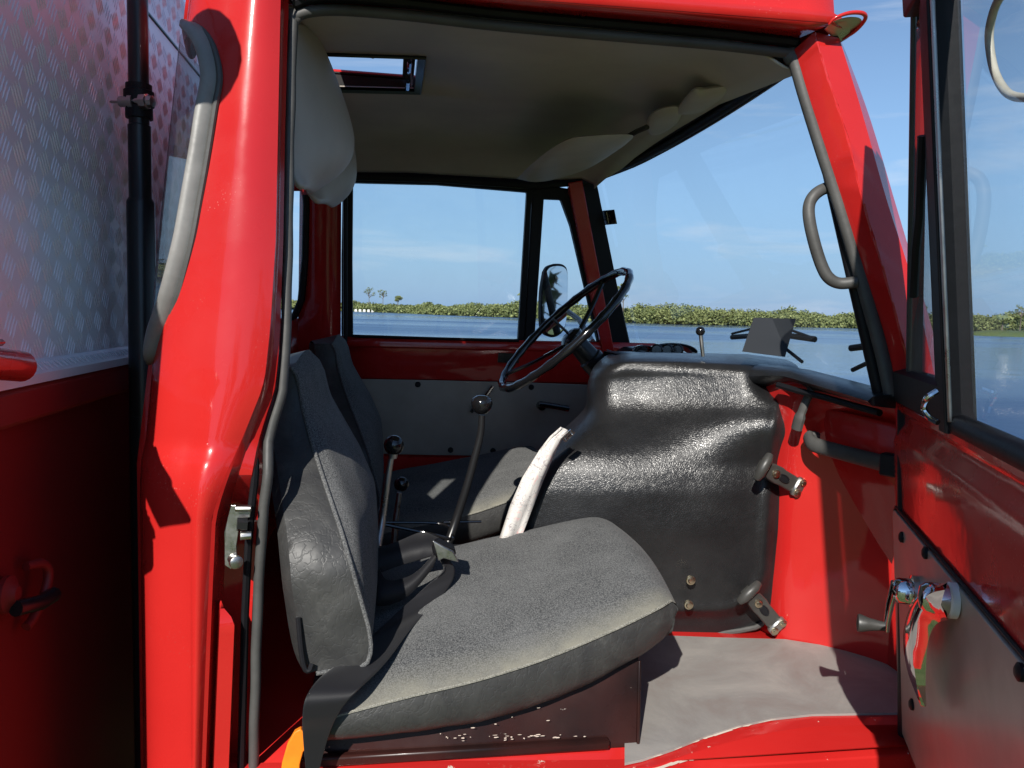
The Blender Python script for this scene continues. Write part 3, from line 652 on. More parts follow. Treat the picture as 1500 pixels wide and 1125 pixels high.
# rubber T latches
def latch(p0, p1, Y0, Y1):
    A = PY(*p0, Y0); B = PY(*p1, Y1); L = (B-A).length; u = (B-A).normalized(); nrm = V((0, -1, 0)); nrm = (nrm-u*nrm.dot(u)).normalized(); w_ = u.cross(nrm)
    def q(a, b, c): return A+u*a+w_*b+nrm*c
    o = MB(); sec = []
    for a, wd, h in ((0, .014, .030), (.015, .016, .030), (.03, .022, .026), (.06, .024, .022), (.075, .022, .020), (L-.03, .022, .016), (L-.008, .02, .014)):
        sec.append([q(a, wd, 0), q(a, wd, h-.003), q(a, wd-.003, h), q(a, -wd+.003, h), q(a, -wd, h-.003), q(a, -wd, 0)])
    o.grid(sec, closeu=True)
    lt = part(o, 'rubber_latch', 'greyplastic', cover, bevel=.001)
    o = MB().tube([q(.0, -.034, .026), q(-.004, -.02, .034), q(-.006, 0, .036), q(-.004, .02, .034), q(0, .034, .026)], [.010, .0135, .014, .0135, .010], 12); part(o, 'latch_grip', 'greyplastic', cover)
    o = MB(); sl = [q(.075+.013*math.cos(t)*1.4, .009*math.sin(t), .0215) for t in [k*.524 for k in range(12)]]; o.tube(sl, .002, 6, closed=True); part(o, 'latch_slot', 'black', cover)
    part(MB().poly([q(.075+.011*math.cos(t)*1.4, .007*math.sin(t), .0205) for t in [k*.524 for k in range(12)]], tuple(nrm*.001)), 'latch_slot', 'black', cover)
    o = MB().box(q(L-.006, 0, .012), (.030, .054, .016), Matrix((u, w_, nrm)).transposed(), bev=.005); part(o, 'latch_plate', 'steel', cover)
    for s_ in (-1, 1): screw(q(L-.006, s_*.015, .021), nrm, .008)
    screw(q(.045, 0, .026), nrm, .009)
latch((1110, 680), (1168, 713), 1.865, 1.88); latch((1090, 862), (1137, 916), 1.87, 1.88)
o = MB(); o.poly([PY(x, y, 1.93) for x, y in ((822, 642), (836, 629), (843, 634), (829, 648))], (0, .004, 0)); o.tube([PY(x, y, 1.925) for x, y in ((826, 640), (835, 632), (839, 636), (830, 644))], .003, 6, closed=True); part(o, 'cover_clip', 'chrome', cover)
# --- footwell wall
plan = [(.93, 2.2), (1.00, 2.1), (1.035, 1.96), (1.06, 1.885), (1.12, 1.845), (1.20, 1.775), (1.26, 1.68), (1.27, 1.55), (1.24, 1.45)]
pl = cr([V((x, y, 0)) for x, y in plan], 28)
def wallp(p, z):
    k = sm(-.36, -.16, z); return V((lerp(p.x, min(p.x, 1.03+.06*(p.x-1.03)), k*.9), p.y, z))
rows = [[wallp(p, z)+V((0, .004*noise.noise(V((p.x*6, p.y*6, z*6))), 0)) for p in pl] for z in [-.89, -.875, -.86, -.80, -.7, -.6, -.5, -.42, -.36, -.31, -.26, -.21, -.17, -.15]]
part(MB().grid(rows), 'footwell_wall', 'red_floor', ang=60, solid=.003)
part(MB().grid([[V((x, 2.09, z)) for x in (.3, .6, 1.0)] for z in (-.89, -.80)]), 'bulkhead_foot', 'red_floor', solid=.003)
part(MB().tube([V((1.005, 1.88, -.17)), V((1.02, 1.8, -.178)), V((1.03, 1.7, -.182)), V((1.035, 1.6, -.188)), V((1.04, 1.5, -.193))], [.008]*5, 8), 'dash_edge_piping', 'black', dash)
# cover-side cable / strap at the top right corner
o = MB().tube(cr([PY(1206, 560, 1.82), PY(1192, 566, 1.80), PY(1182, 585, 1.80), PY(1172, 610, 1.81), PY(1167, 628, 1.82)], 20), [.012]*15+[.016]*6, 10, flat=.8); part(o, 'rubber_hose', 'seal')
# grab handle in the footwell
gh = [PY(1184, 640, 1.82), PY(1190, 650, 1.79), PY(1215, 658, 1.74), PY(1260, 670, 1.65), PY(1300, 680, 1.56), PY(1314, 681, 1.51)]
o = MB().tube(cr(gh, 30), [.013]*31, 14, flat=1.5, up=(0, 0, 1)); ghd = part(o, 'footwell_grab_handle', 'seal')
o = MB(); o.box(gh[-1]+V((-.008, -.006, 0)), (.06, .03, .05), Matrix.Rotation(R(-55), 3, 'Z'), bev=.004); part(o, 'handle_end_block', 'black', ghd)
o = MB().box(gh[0]+V((.012, .0, .0)), (.03, .03, .028), bev=.005); part(o, 'handle_end_block', 'seal', ghd)
# A-pillar grab handle
ph = [(1222, 274, 1.56), (1206, 277, 1.545), (1192, 287, 1.54), (1185, 302, 1.54), (1186, 325, 1.535), (1194, 360, 1.53), (1204, 390, 1.525), (1214, 407, 1.52), (1230, 415, 1.515), (1256, 413, 1.50)]
part(MB().tube(cr([PY(x, y, z) for x, y, z in ph], 50), .0125, 14), 'pillar_grab_handle', 'seal')
# --- floor, mat, sill
o = MB().grid([[V((x, y, -.870)) for y in (1.37, 2.3, 3.2)] for x in (-.44, .3, 1.32)]); part(o, 'cab_floor', 'red_floor', solid=.004)
mt = [(945, 930), (1050, 934), (1150, 936), (1235, 950), (1325, 968), (1325, 1044), (1250, 1045), (1190, 1046), (1130, 1053), (1080, 1064), (1030, 1080), (985, 1098), (940, 1113), (915, 1118), (915, 1000)]
mp_ = [PZ(x, y, -.860) for x, y in mt]; mp_[1] = V((mp_[1].x, 1.90, -.860)) if mp_[1].y > 1.91 else mp_[1]
for p in mp_: p.z = -.8595+.002*noise.noise(p*8)
part(MB().poly(mp_, (0, 0, -.005)), 'floor_mat', 'mat')
sl_in = [(330, 1120), (500, 1118), (700, 1116), (860, 1115), (940, 1112), (985, 1098), (1030, 1081), (1080, 1065), (1130, 1053), (1190, 1046), (1325, 1044)]
inn_ = [PZ(x, y-2, -.864) for x, y in sl_in]; inn_ = cr(inn_, 50)
out1 = [V((p.x, p.y-.028-.02*sm(.5, .9, p.x), -.868)) for p in inn_]
out2 = [V((p.x, min(p.y-.035, lerp(p.y-.06, 1.385, .8)), -.880)) for p in inn_]; out3 = [V((p.x, min(1.372, p.y-.04), -.892)) for p in inn_]; out4 = [V((p.x, min(1.368, p.y-.045), -.93)) for p in inn_]; out5 = [V((p.x, min(1.368, p.y-.045), -1.4)) for p in inn_]
sill = part(MB().grid([inn_, out1, out2, out3, out4, out5]), 'door_sill', 'red_sill', ang=40, bevel=.003)
# chipped bare-metal lines on the sill
o = MB(); random.seed(3)
for k in range(260):
    t = random.random(); i = int(t*46)+2
    if inn_[i].x < .5 : continue
    line = random.random() < .45; base_ = inn_[i].lerp(out1[i], .15) if line else out1[i].lerp(out2[i], .55+.25*random.gauss(0, .25))
    r_ = .0025+.0075*random.random()**2.5; st2 = (.6+2.6*random.random())*r_*2
    p = base_+V((random.uniform(-.012, .012), 0, .0028)); tt = (inn_[min(i+1, 50)]-inn_[i-1]).normalized()
    pts = [p+tt*(st2*math.cos(a)*random.uniform(.6, 1.1))+V((0, 1, .12))*(r_*.7*math.sin(a)*random.uniform(.6, 1.1)) for a in [q*.785 for q in range(8)]]
    o.poly(pts)
pc_ = part(o, 'paint_chips', 'chip', sill); pc_['kind'] = 'stuff'
# seat base box
# --- passenger seat
o = MB()
bx = [PY(944, 940, 1.42), PY(937, 1108, 1.40)]
X1, X0 = bx[1].x, -.16
def ybox(z): return 1.475
o.poly([V((X0, 1.42, -.868)), V((X1, 1.42, -.868)), V((X1+.006, 1.45, -.69)), V((X0, 1.45, -.83))], (0, .55, 0))
o.box(V(((X0+X1)/2-.03, 1.413, -.852)), (X1-X0-.06, .02, .022), bev=.004); o.tube([V((X1+.002, 1.418, -.862)), V((X1+.007, 1.448, -.70))], .004, 6)
seat = part(o, 'passenger_seat', 'box', bevel=.004); tag(seat, 'grey passenger seat with a scuffed dark base box')
n = 30
seam = cr([PY(464, 1058, 1.36), PY(505, 1045, 1.362), PY(600, 1020, 1.365), PY(700, 996, 1.375), PY(800, 964, 1.39), PY(900, 922, 1.405), PY(960, 893, 1.42), PY(982, 880, 1.44)], n)
fare = cr([PY(560, 822, 1.98), PY(600, 812, 1.98), PY(665, 800, 1.99), PY(720, 787, 2.0), PY(780, 775, 2.0), PY(830, 763, 2.01), PY(862, 757, 2.015), PY(880, 755, 2.015)], n)
lowe = cr([PY(446, 1090, 1.37), PY(505, 1088, 1.372), PY(600, 1081, 1.375), PY(700, 1066, 1.385), PY(800, 1037, 1.40), PY(870, 1006, 1.41), PY(950, 960, 1.425), PY(984, 930, 1.445)], n)
top = []; nv = 16
for i in range(n+1):
    a, b_ = seam[i], fare[i]; row = []
    for j in range(nv+1):
        t = j/nv; p = a.lerp(b_, t); hgt = .020*(1-(2*t-1)**6)*(1-(i/n)**8)+.012*math.sin(math.pi*t); p = p+V((0, 0, hgt-.004*(1-(2*t-1)**2)*math.cos(i*.4))); p.x += .022*math.sin(math.pi*t)*(i/n)**3
        row.append(p)
    top.append(row)
# rolled front
fr0 = top[-1]
f1 = [p+V((.012, 0, -.006)) for p in fr0]; f2 = [p+V((.018, 0, -.018)) for p in fr0]
cu = part(MB().grid(top+[f1, f2]), 'seat_cushion', 'fabric_seat', seat, ang=70)
at_ = cu.data.attributes.new('wear', 'FLOAT', 'POINT'); sw = [W(p)-TRUCK for p in seam]
for v_ in cu.data.vertices:
    dd = min((v_.co-q_).length for q_ in sw); at_.data[v_.index].value = max(0, 1-dd/.055)
worn = [[top[i][0]+V((0, -.0015, .0008)), top[i][0].lerp(top[i][1], .35)+V((0, -.0004, .0016))] for i in range(3, n-1)]
side = []
for i in range(n+1):
    a, b_ = seam[i], lowe[i]; side.append([a.lerp(b_, t)+V((0, -.009*math.sin(math.pi*min(1, t*1.05))+.02*max(0, t-.85)/.15, .004*noise.noise(V((i*.5, t*4, 3))))) for t in [k/8 for k in range(9)]]+[b_+V((0, .06, .012))])
# front leather face wraps round
frl = []
for j in range(nv+1):
    t = j/nv; p = f2[j]; lowz = lowe[-1].z+.02*t; frl.append([p.lerp(V((p.x-.02, p.y, lowz)), s_)+V((.014*math.sin(math.pi*s_)*min(1, j/3), 0, 0)) for s_ in [k/6 for k in range(7)]])
fars = []
for i in range(n+1):
    b_ = fare[i]; fars.append([b_, b_+V((0, .012, -.03)), b_+V((0, .0, -.10))])
o = MB(); o.grid(side); 
cornr = [side[-1][:9]]; fq = [frl[0][0].lerp(frl[0][-1], k/8)+V((0, 0, 0)) for k in range(9)]
mid = [side[-1][k].lerp(fq[k], .5)+V((.003, -.003, 0)) for k in range(9)]
o.grid([cornr[0], mid, fq]); o.grid(frl); o.grid(fars); part(o, 'cushion_side', 'leather', seat, ang=70)
part(MB().tube([p+V((0, -.003, .001)) for p in seam], .0028, 6), 'cushion_seam', 'fabric_worn', seat)
o = MB(); o.poly([lowe[2]+V((0, .02, 0.01)), lowe[-1]+V((-.03, .02, .0)), lowe[-1]+V((-.03, .5, .0)), lowe[2]+V((0, .55, .03))], (0, 0, -.012)); part(o, 'cushion_pan', 'blackpaint', seat)
rs = random.Random(9); o = MB()
for k in range(46):
    x = rs.uniform(640, 862) if k < 34 else rs.uniform(560, 930); y = rs.gauss(1079, 2.2) if k < 34 else rs.uniform(1030, 1095); p = PY(x, y, 1.412); w2 = rs.uniform(.001, .0055); h2 = rs.uniform(.0006, .0016)
    o.poly([p+V((w2*math.cos(a)*rs.uniform(.6, 1.2), 0, h2*math.sin(a)*rs.uniform(.6, 1.2))) for a in [q*.785 for q in range(8)]])
sp_ = part(o, 'paint_scratches', 'chip', seat); sp_['kind'] = 'stuff'
# backrest
NB = [(538, 425, 452, 385), (545, 432, 462, 384), (560, 436, 472, 386), (600, 443, 482, 392), (650, 456, 505, 400), (700, 472, 526, 408), (780, 499, 549, 420), (860, 522, 552, 428), (920, 539, 553, 437), (950, 543, 550, 443), (970, 537, 545, 450), (982, 520, 535, 456)]
def nbp(py, k): return interp([(r[0], r[k]) for r in NB], py)
pys = [538+(982-538)*k/34 for k in range(35)]
frt = []; sde = []; bk = []; BY = 1.575
for i, py in enumerate(pys):
    e = 1 if 0 < i < 34 else 0
    tp_ = sm(0, 5, i); bt = sm(34, 31, i)
    BY = lerp(1.66, 1.405, sm(560, 850, py)); BW = lerp(.34, .55, sm(560, 850, py)); a = PY(nbp(py, 1), py, BY); z = a.z; xm = PY(nbp(py, 2), py, BY+.2).x; xb = PY(nbp(py, 3), py, BY).x
    xb = min(xb, a.x-.02); row = []
    for j in range(33):
        t = j/32; y = lerp(BY, BY+BW, t); x = a.x+(max(xm, a.x+.006)-a.x)*interp([(0, 0), (.02, .26), (.05, .42), (.1, .52), (.35, .82), (.6, 1.0), (.85, .9), (.95, .6), (1, 0)], t); row.append(V((x, y, z+.02*tp_*0+.028*(1-tp_)*math.sin(math.pi*t))))
    frt.append(row)
    sde.append([V((lerp(a.x, xb, t), BY-.006*math.sin(math.pi*t)*(.3+.7*tp_*bt)+.003*noise.noise(V((t*3, i*.35, 1))), z+.006*math.sin(math.pi*t)*(1-bt))) for t in [k/8 for k in range(9)]])
    bk.append([V((xb, BY, z)), V((xb-.02, BY+.02, z)), V((xb-.03, BY+.2, z)), V((xb-.02, BY+BW-.02, z)), V((xb, BY+BW, z)), V((a.x, BY+BW, z))])
part(MB().grid(frt), 'backrest', 'fabric', seat, ang=70)
o = MB(); o.grid(sde); o.grid(bk); o.poly([p for p in sde[0]]+[bk[0][2], bk[0][3], bk[0][4]]+list(reversed(frt[0]))[:-1]); o.poly([p for p in sde[-1]]+[bk[-1][2], bk[-1][3], bk[-1][4]]+list(reversed(frt[-1]))[:-1]); part(o, 'backrest_side', 'leather', seat, ang=60)
pip = [r[0]+V((.002, -.002, 0)) for r in frt]; o = MB().tube(pip+[sde[-1][k]+V((0, -.004, -.003)) for k in range(1, 8)], .0042, 8); part(o, 'backrest_piping', 'fabric', seat)
o = MB().tube(cr([PY(437, 905, 1.40), PY(441, 950, 1.395), PY(446, 978, 1.39), PY(453, 982, 1.39), PY(457, 972, 1.395)], 20), .005, 8); part(o, 'cover_cord', 'black', seat)
# driver seat: copy of the passenger seat
DS = V((.0, 1.09*S*1.0, .0)); 
c = seat.copy(); col.objects.link(c); c.name = 'driver_seat'; c.location = seat.location+DS; c['label'] = 'driver seat in shade on the far side of the cab'
for ch in list(seat.children):
    k = ch.copy(); col.objects.link(k); k.parent = c
c.name = 'driver_seat'
# seat belt
def ribbon(pts, wv, th=.0025):
    o = MB(); rows = []
    for p, w_ in zip(pts, wv): h = w_*.5; rows.append([p-h, p+h])
    o.grid(rows); return o
def belt(cl, wl, n=40):
    P = cr(cl, n); Wv = cr(wl, n); return ribbon(P, Wv)
BLf = [(450, 1150, 1.36), (444, 1080, 1.345), (443, 1050, 1.33), (448, 1022, 1.33), (466, 996, 1.36), (495, 973, 1.42), (540, 936, 1.52), (590, 890, 1.61), (628, 856, 1.66), (650, 836, 1.68), (642, 816, 1.69)]
BRt = [(462, 1150, 1.36), (480, 1082, 1.345), (499, 1040, 1.33), (526, 1009, 1.34), (566, 969, 1.42), (606, 916, 1.55), (643, 879, 1.65), (663, 850, 1.69), (665, 832, 1.70), (656, 818, 1.70), (649, 811, 1.70)]
la = cr([PY(*a) for a in BLf], 80); ra = cr([PY(*a) for a in BRt], 80)
o = MB(); o.grid([[a.lerp(b_, t) for t in (0, .06, .5, .94, 1)] for a, b_ in zip(la, ra)]); bl = part(o, 'seat_belt', 'web', solid=.003, ang=25)
A2 = [(640, 815, 1.70), (610, 850, 1.66), (585, 865, 1.64), (560, 868, 1.63), (548, 850, 1.66)]
cl2 = [PY(*a) for a in A2]; part(belt(cl2, [V((.02, .03, .045))]*5, 30), 'belt_slack', 'web', bl, solid=.003, ang=25)
A3 = [(545, 825, 1.7), (580, 812, 1.72), (615, 800, 1.74), (640, 800, 1.72)]
part(belt([PY(*a) for a in A3], [V((.01, .04, .05)), V((.01, .05, .045)), V((.01, .05, .05)), V((.01, .03, .03))], 20), 'belt_slack', 'web', bl, solid=.003, ang=25)
o = MB(); bk_ = [PY(x, y, 1.66) for x, y in ((634, 792), (648, 800), (664, 808), (672, 824), (664, 822), (650, 818), (642, 822))]
o.poly(bk_, (0, .008, 0)); part(o, 'belt_tongue', 'steel', bl, bevel=.002)
o = MB().box(PY(650, 805, 1.70), (.05, .05, .03), Matrix.Rotation(R(25), 3, 'Y'), bev=.006); part(o, 'belt_buckle', 'black', bl)
# --- gear levers
def lever(pts, y, r, ktype, name, kr, boots=True):
    P = [PY(a, b, y+dy) for a, b, dy in pts]; o = MB().tube(cr(P, 24), [r*(1.25-.35*i/24) for i in range(25)], 12); L = part(o, name, 'steel' if ktype == 0 else 'blackpaint')
    return L, P
L, P = lever([(655, 800, -.02), (668, 762, 0), (684, 712, 0), (697, 664, 0), (704, 635, 0), (706, 608, 0)], 2.15, .0105, 1, 'gear_lever', .02); tag(L, 'tall bent gear lever with round knob')
K = PY(705, 590, 2.15); o = MB(); o.lathe(K+V((0, 0, -.032)), (.05, 0, 1), [(0, .012), (.006, .020), (.018, .028), (.032, .031), (.044, .027), (.052, .015), (.054, .002)], 24); part(o, 'lever_knob', 'blackgloss', L)
L2, P = lever([(553, 800, -.03), (560, 760, 0), (568, 700, 0), (574, 664, 0)], 1.98, .0088, 0, 'transfer_lever', .02)
K = PY(577, 652, 1.98); part(MB().ball(K, .026), 'lever_knob', 'blackgloss', L2); part(MB().tube([K+V((.0262*math.cos(a), .0262*math.sin(a), 0)) for a in [k*.2618 for k in range(24)]], .0009, 5, closed=True), 'knob_seam', 'black', L2); part(MB().lathe(K+V((-.003, 0, -.034)), (.08, 0, 1), [(0, .011), (.012, .013)], 14), 'knob_collar', 'steel', L2)
L3, P = lever([(577, 800, 0), (580, 760, 0), (585, 722, 0)], 2.25, .008, 0, 'axle_lever', .02); part(MB().ball(PY(588, 709, 2.25), .022), 'lever_knob', 'blackgloss', L3)
o = MB(); o.tube(cr([PY(562, 768, 2.05), PY(620, 780, 2.05), PY(660, 790, 2.0)], 10), .005, 8); o.tube(cr([PY(560, 765, 2.2), PY(650, 768, 2.2), PY(664, 790, 2.1)], 10), .004, 8); o.tube([PY(650, 765, 2.2), PY(705, 764, 2.2)], .004, 8); part(o, 'shift_linkage', 'blackgloss')
o = MB().box(V((.14, 2.17, -.78)), (.42, .26, .15), bev=.03); part(o, 'transmission_tunnel', 'blackpaint')
for (px, py, y) in ((655, 800, 2.13), (553, 806, 1.96)):
    part(MB().lathe(PY(px, py, y)+V((0, 0, -.04)), (0, 0, 1), [(0, .05), (.012, .045), (.018, .033), (.026, .034), (.032, .024), (.04, .022), (.048, .012)], 20), 'lever_boot', 'black')
# --- steering wheel
wc = PY(826, 482, 2.62); wn = V((-.70, -.03, .70)).normalized(); wu = V((.70, 0, .70)).normalized(); wv_ = wn.cross(wu).normalized(); rw_ = .292
o = MB(); o.tube([wc+wu*(rw_*math.cos(a))+wv_*(rw_*math.sin(a)) for a in [2*math.pi*k/72 for k in range(72)]], [.0135+(.0022 if k % 3 == 0 else 0) for k in range(72)], 12, closed=True)
swh = part(o, 'steering_wheel', 'blackgloss')
hub = wc-wn*.055
o = MB()
for a in (R(30), R(150), R(270)): o.tube(cr([wc+(wu*math.cos(a)+wv_*math.sin(a))*rw_, wc+(wu*math.cos(a)+wv_*math.sin(a))*rw_*.55-wn*.03, hub], 8), .010, 8, flat=.7)
o.lathe(hub-wn*.02, wn, [(0, .03), (.015, .042), (.04, .044), (.052, .03), (.056, .005)], 20); part(o, 'wheel_spokes', 'blackgloss', swh)
o = MB(); o.lathe(hub-wn*.02, -wn, [(0, .035), (.06, .038), (.065, .045), (.13, .045), (.135, .032), (.45, .03)], 18); part(o, 'steering_column', 'dash', swh)
o = MB().tube([hub-wn*.1, hub-wn*.08+V((-.05, .02, .06)), hub-wn*.04+V((-.1, .03, .1))], .005, 8); part(o, 'indicator_stalk', 'greyplastic', swh)
# --- open passenger door
def DPl(l, off=0): return [door(x, y, off) for x, y in l]
TD = 1.0
rows = []
for z, off in ((-1.25, -.0), (-1.0, .0), (-.92, .006), (-.88, .012), (-.385, .012), (-.3, .012), (-.245, .012), (-.222, .006), (-.205, -.004), (-.19, -.006), (-.178, .004), (-.165, .004), (-.16, -.02), (-.16, -.045)):
    rows.append([DP(t, z, off) for t in (.0, .03, .2, .4, .6, .8, TD)])
o = MB().grid(rows)
o.grid([[DP(t, z, -.045) for t in (0, .5, TD)] for z in (-1.25, -.7, -.25, -.16)]); o.grid([[DP(0, z, o_) for z in (-1.25, -.9, -.5, -.16)] for o_ in (-.045, -.02, .004)]); o.grid([[DP(TD, z, o_) for z in (-1.25, -.16)] for o_ in (-.045, .004)])
pdoor = part(o, 'passenger_door', 'red', ang=30, bevel=.002); tag(pdoor, 'open red passenger door with grey trim board and chrome lever')
# upper frame: front slanted post, divider, top rail, rear post (black rubber channels)
def dpath(l, off): return [door(x, y, off) for x, y in l]
zt = .53
def post(t0, t1, tw, name, mat, off=-.02, th=.02, z0=-.17, z1=zt):
    o = MB(); rows = []
    for k in range(13):
        z = lerp(z0, z1, k/12); t = lerp(t0, t1, k/12); rows.append([DP(t-tw, z, off), DP(t+tw, z, off), DP(t+tw, z, off+th), DP(t-tw, z, off+th)])
    o.grid(rows, closeu=True); return part(o, name, mat, pdoor, bevel=.003)
tA0, zA0 = .03, -.17
post(.035, .255, .018, 'door_frame_post', 'black', -.034, .022)
o = MB().tube([DP(lerp(.062, .285, k/12), lerp(-.15, zt, k/12), -.008) for k in range(13)], .005, 8); part(o, 'vent_frame_seal', 'greyplastic', pdoor)
post(.335, .365, .012, 'vent_frame_post', 'black', -.03, .03)
post(.380, .410, .004, 'window_divider', 'red', -.034, .036)
post(.408, .438, .021, 'window_channel', 'black', -.034, .046)
o = MB().tube([DP(lerp(.437, .467, k/12), lerp(-.15, zt, k/12), .006) for k in range(13)], .0035, 8); part(o, 'channel_lip', 'steel', pdoor)
post(.96, .96, .025, 'door_frame_post', 'black', -.03, .04)
o = MB(); o.grid([[DP(t, z, of) for t in (.30, .6, .985)] for z, of in ((zt-.02, -.03), (zt-.02, .012), (zt+.025, .012), (zt+.025, -.03))], closev=True); part(o, 'door_top_rail', 'black', pdoor, bevel=.004)
o = MB(); o.grid([[DP(t, z, of) for t in (.43, .6, .8, .96)] for z, of in ((-.178, -.02), (-.168, .006), (-.155, .007), (-.143, .002), (-.138, -.015))]); part(o, 'window_sill_rubber', 'black', pdoor, ang=60)
o = MB(); o.grid([[DP(t, z, of) for t in (.02, .2, .41)] for z, of in ((-.165, -.02), (-.16, .01), (-.10, .010), (-.09, -.02))]); part(o, 'vent_sill', 'black', pdoor)
o = MB().poly([DP(.42, -.17, -.012), DP(.97, -.17, -.012), DP(.97, zt, -.012), DP(.45, zt, -.012)]); part(o, 'door_window', 'doorglass', pdoor)
o = MB().poly([DP(.05, -.13, -.012), DP(.34, -.13, -.012), DP(.355, .5, -.012), DP(.255, .5, -.012)], tuple(DN*.004)); part(o, 'vent_window', 'doorglass', pdoor)
o = MB().tube([DP(lerp(.20, .335, t), lerp(.05, .30, t)+.02*math.sin(t*9), .0) for t in (0, .3, .6, 1)], .008, 8); part(o, 'vent_flap_edge', 'black', pdoor)
o = MB().tube(cr([door(1372, 573, .02), door(1358, 583, .035), door(1353, 597, .035), door(1360, 610, .03), door(1374, 619, .02)], 20), .005, 8); part(o, 'vent_catch', 'chrome', pdoor)
# trim board
def rr(t0, t1, z0, z1, r, off):
    pts = []
    for cx_, cz, a0 in ((t1-r, z1-r, 0), (t0+r, z1-r, 90), (t0+r, z0+r, 180), (t1-r, z0+r, 270)):
        for k in range(5): a = R(a0+22.5*k); pts.append(DP(cx_+r*math.cos(a), cz+r*math.sin(a), off))
    return pts
part(MB().poly(rr(.012, .96, -.86, -.388, .02, .021), tuple(DN*-.007)), 'trim_panel', 'trim', pdoor, bevel=.002)
o = MB().tube(rr(.006, .966, -.866, -.382, .022, .015), .0035, 6, closed=True); part(o, 'trim_edge', 'black', pdoor)
for x, y in ((1323, 787), (1358, 810), (1338, 1032), (1498, 985)):
    part(MB().lathe(door(x, y, .020), tuple(DN), [(0, .011), (.005, .011), (.008, .006)], 14), 'trim_button', 'black', pdoor)
# chrome window crank with knob
cc = door(1345, 868, .022)
o = MB(); o.lathe(cc, tuple(DN), [(0, .030), (.012, .030), (.014, .024), (.032, .023), (.040, .019), (.046, .008)], 24)
cr0 = cc+DN*.040
dn = V((0, 0, -1)); o.tube([cr0+dn*-.012, cr0+dn*.03+DD*-.006+DN*.004, cr0+dn*.065+DD*-.010+DN*.006, cr0+dn*.083+DD*-.010+DN*.006], [.014, .014, .011, .010], 12, flat=.5, up=tuple(DN)); wcr = part(o, 'window_crank', 'chrome', pdoor)
kk = cr0+dn*.075+DD*-.010+DN*.006
part(MB().lathe(kk, tuple(DN), [(0, .008), (.012, .009), (.03, .012), (.046, .017), (.050, .016), (.052, .003)], 18), 'crank_knob', 'greyplastic', pdoor)
# chrome latch lever, sickle shaped
lc = door(1400, 880, .022)
part(MB().lathe(lc, tuple(DN), [(0, .027), (.010, .027), (.012, .023)], 28), 'lever_bush', 'whitebush', pdoor)
o = MB(); o.lathe(lc+DN*.008, tuple(DN), [(0, .020), (.004, .0235), (.022, .0235), (.034, .022), (.040, .017), (.043, .003)], 26)
LO = [(1388, 853), (1368, 857), (1348, 870), (1333, 892), (1325, 922), (1325, 955), (1332, 988), (1343, 1014), (1353, 1035)]
LM = [(1384, 864), (1364, 869), (1348, 882), (1338, 902), (1332, 928), (1333, 957), (1339, 988), (1347, 1014), (1355, 1035)]
LI = [(1388, 908), (1378, 910), (1369, 917), (1363, 928), (1359, 944), (1357, 964), (1356, 990), (1356, 1014), (1357, 1034)]
def lo_(l, offs): return cr([door(x, y, q_) for (x, y), q_ in zip(l, offs)], 36)
A_ = lo_(LO, [.036, .044, .050, .054, .056, .056, .054, .050, .046]); B_ = lo_(LM, [.058, .064, .070, .074, .076, .074, .068, .060, .048]); C_ = lo_(LI, [.040, .044, .050, .054, .056, .056, .054, .050, .046]); D_ = lo_(LM, [.032, .036, .040, .044, .046, .046, .046, .044, .044])
def mid_(p, q_, n_, amt): return p.lerp(q_, .5)+n_*amt
AB = [mid_(p, q_, DN, .005) for p, q_ in zip(A_, B_)]; BC = [mid_(p, q_, DN, .007) for p, q_ in zip(B_, C_)]
o2 = MB(); o2.grid([[a_, ab, b3, bc, c3, d3] for a_, ab, b3, bc, c3, d3 in zip(A_, AB, B_, BC, C_, D_)], closeu=True)
part(o, 'lever_hub', 'chrome', pdoor); part(o2, 'door_lever', 'chrome', pdoor, ang=50)
# mirror arm outside the passenger door
arm = [(1520, -40), (1478, -15), (1460, 5), (1450, 40), (1450, 70), (1457, 105), (1470, 130), (1485, 141), (1510, 143), (1560, 140)]
part(MB().tube(cr([door(x, y, -.10) for x, y in arm], 50), .0065, 12), 'mirror_arm', 'mirrorarm', pdoor)
# hinge gap strip
o = MB().tube([near(1324, y, .02) for y in range(600, 1220, 30)], .014, 8, flat=.8); part(o, 'hinge_weatherstrip', 'black')

# --- load box behind the cab
BX = -.60
box_rows = []
mbx = MB(); y0, y1, z0, z1 = 1.03, 3.6, -.125, .865
mbx.box(V((BX-1.0, (y0+y1)/2, (z0+z1)/2)), (2.0, y1-y0, z1-z0), bev=.008)
bodyb = part(mbx, 'load_box', 'alloy', ang=30)
o = MB(); cs = .046; ny = int((2.7-.95)/cs); nz = int((z1-z0-.02)/cs)
seamz = .70
for a in range(ny):
    for b_ in range(nz):
        yc_ = 1.04+cs*(a+.5); zc_ = z0+.012+cs*(b_+.5); sg = 1 if (a+b_) % 2 else -1
        if abs(zc_-seamz) < .015: continue
        for k in range(4):
            oo = (k-1.5)*.0098; u = V((0, .8*sg, .6)) if False else V((0, .50*sg, .866)); w_ = V((0, u.z, -u.y))
            ln = .0215-.0018*abs(k-1.5); c_ = V((BX, yc_, zc_))+w_*oo; pk = V((.0014, 0, 0))
            b0 = len(o.v); o.v += [c_+u*ln, c_+w_*.0020, c_-u*ln, c_-w_*.0020, c_+u*ln*.55+pk, c_-u*ln*.55+pk]
            o.f += [(b0, b0+4, b0+1), (b0+1, b0+4, b0+5), (b0+1, b0+5, b0+2), (b0, b0+3, b0+4), (b0+4, b0+3, b0+5), (b0+3, b0+2, b0+5)]
part(o, 'tread_pattern', 'alloy', bodyb, ang=10)
part(MB().tube([V((BX+.001, y0, seamz)), V((BX+.001, 3.4, seamz))], .004, 6), 'panel_seam', 'blackpaint', bodyb)
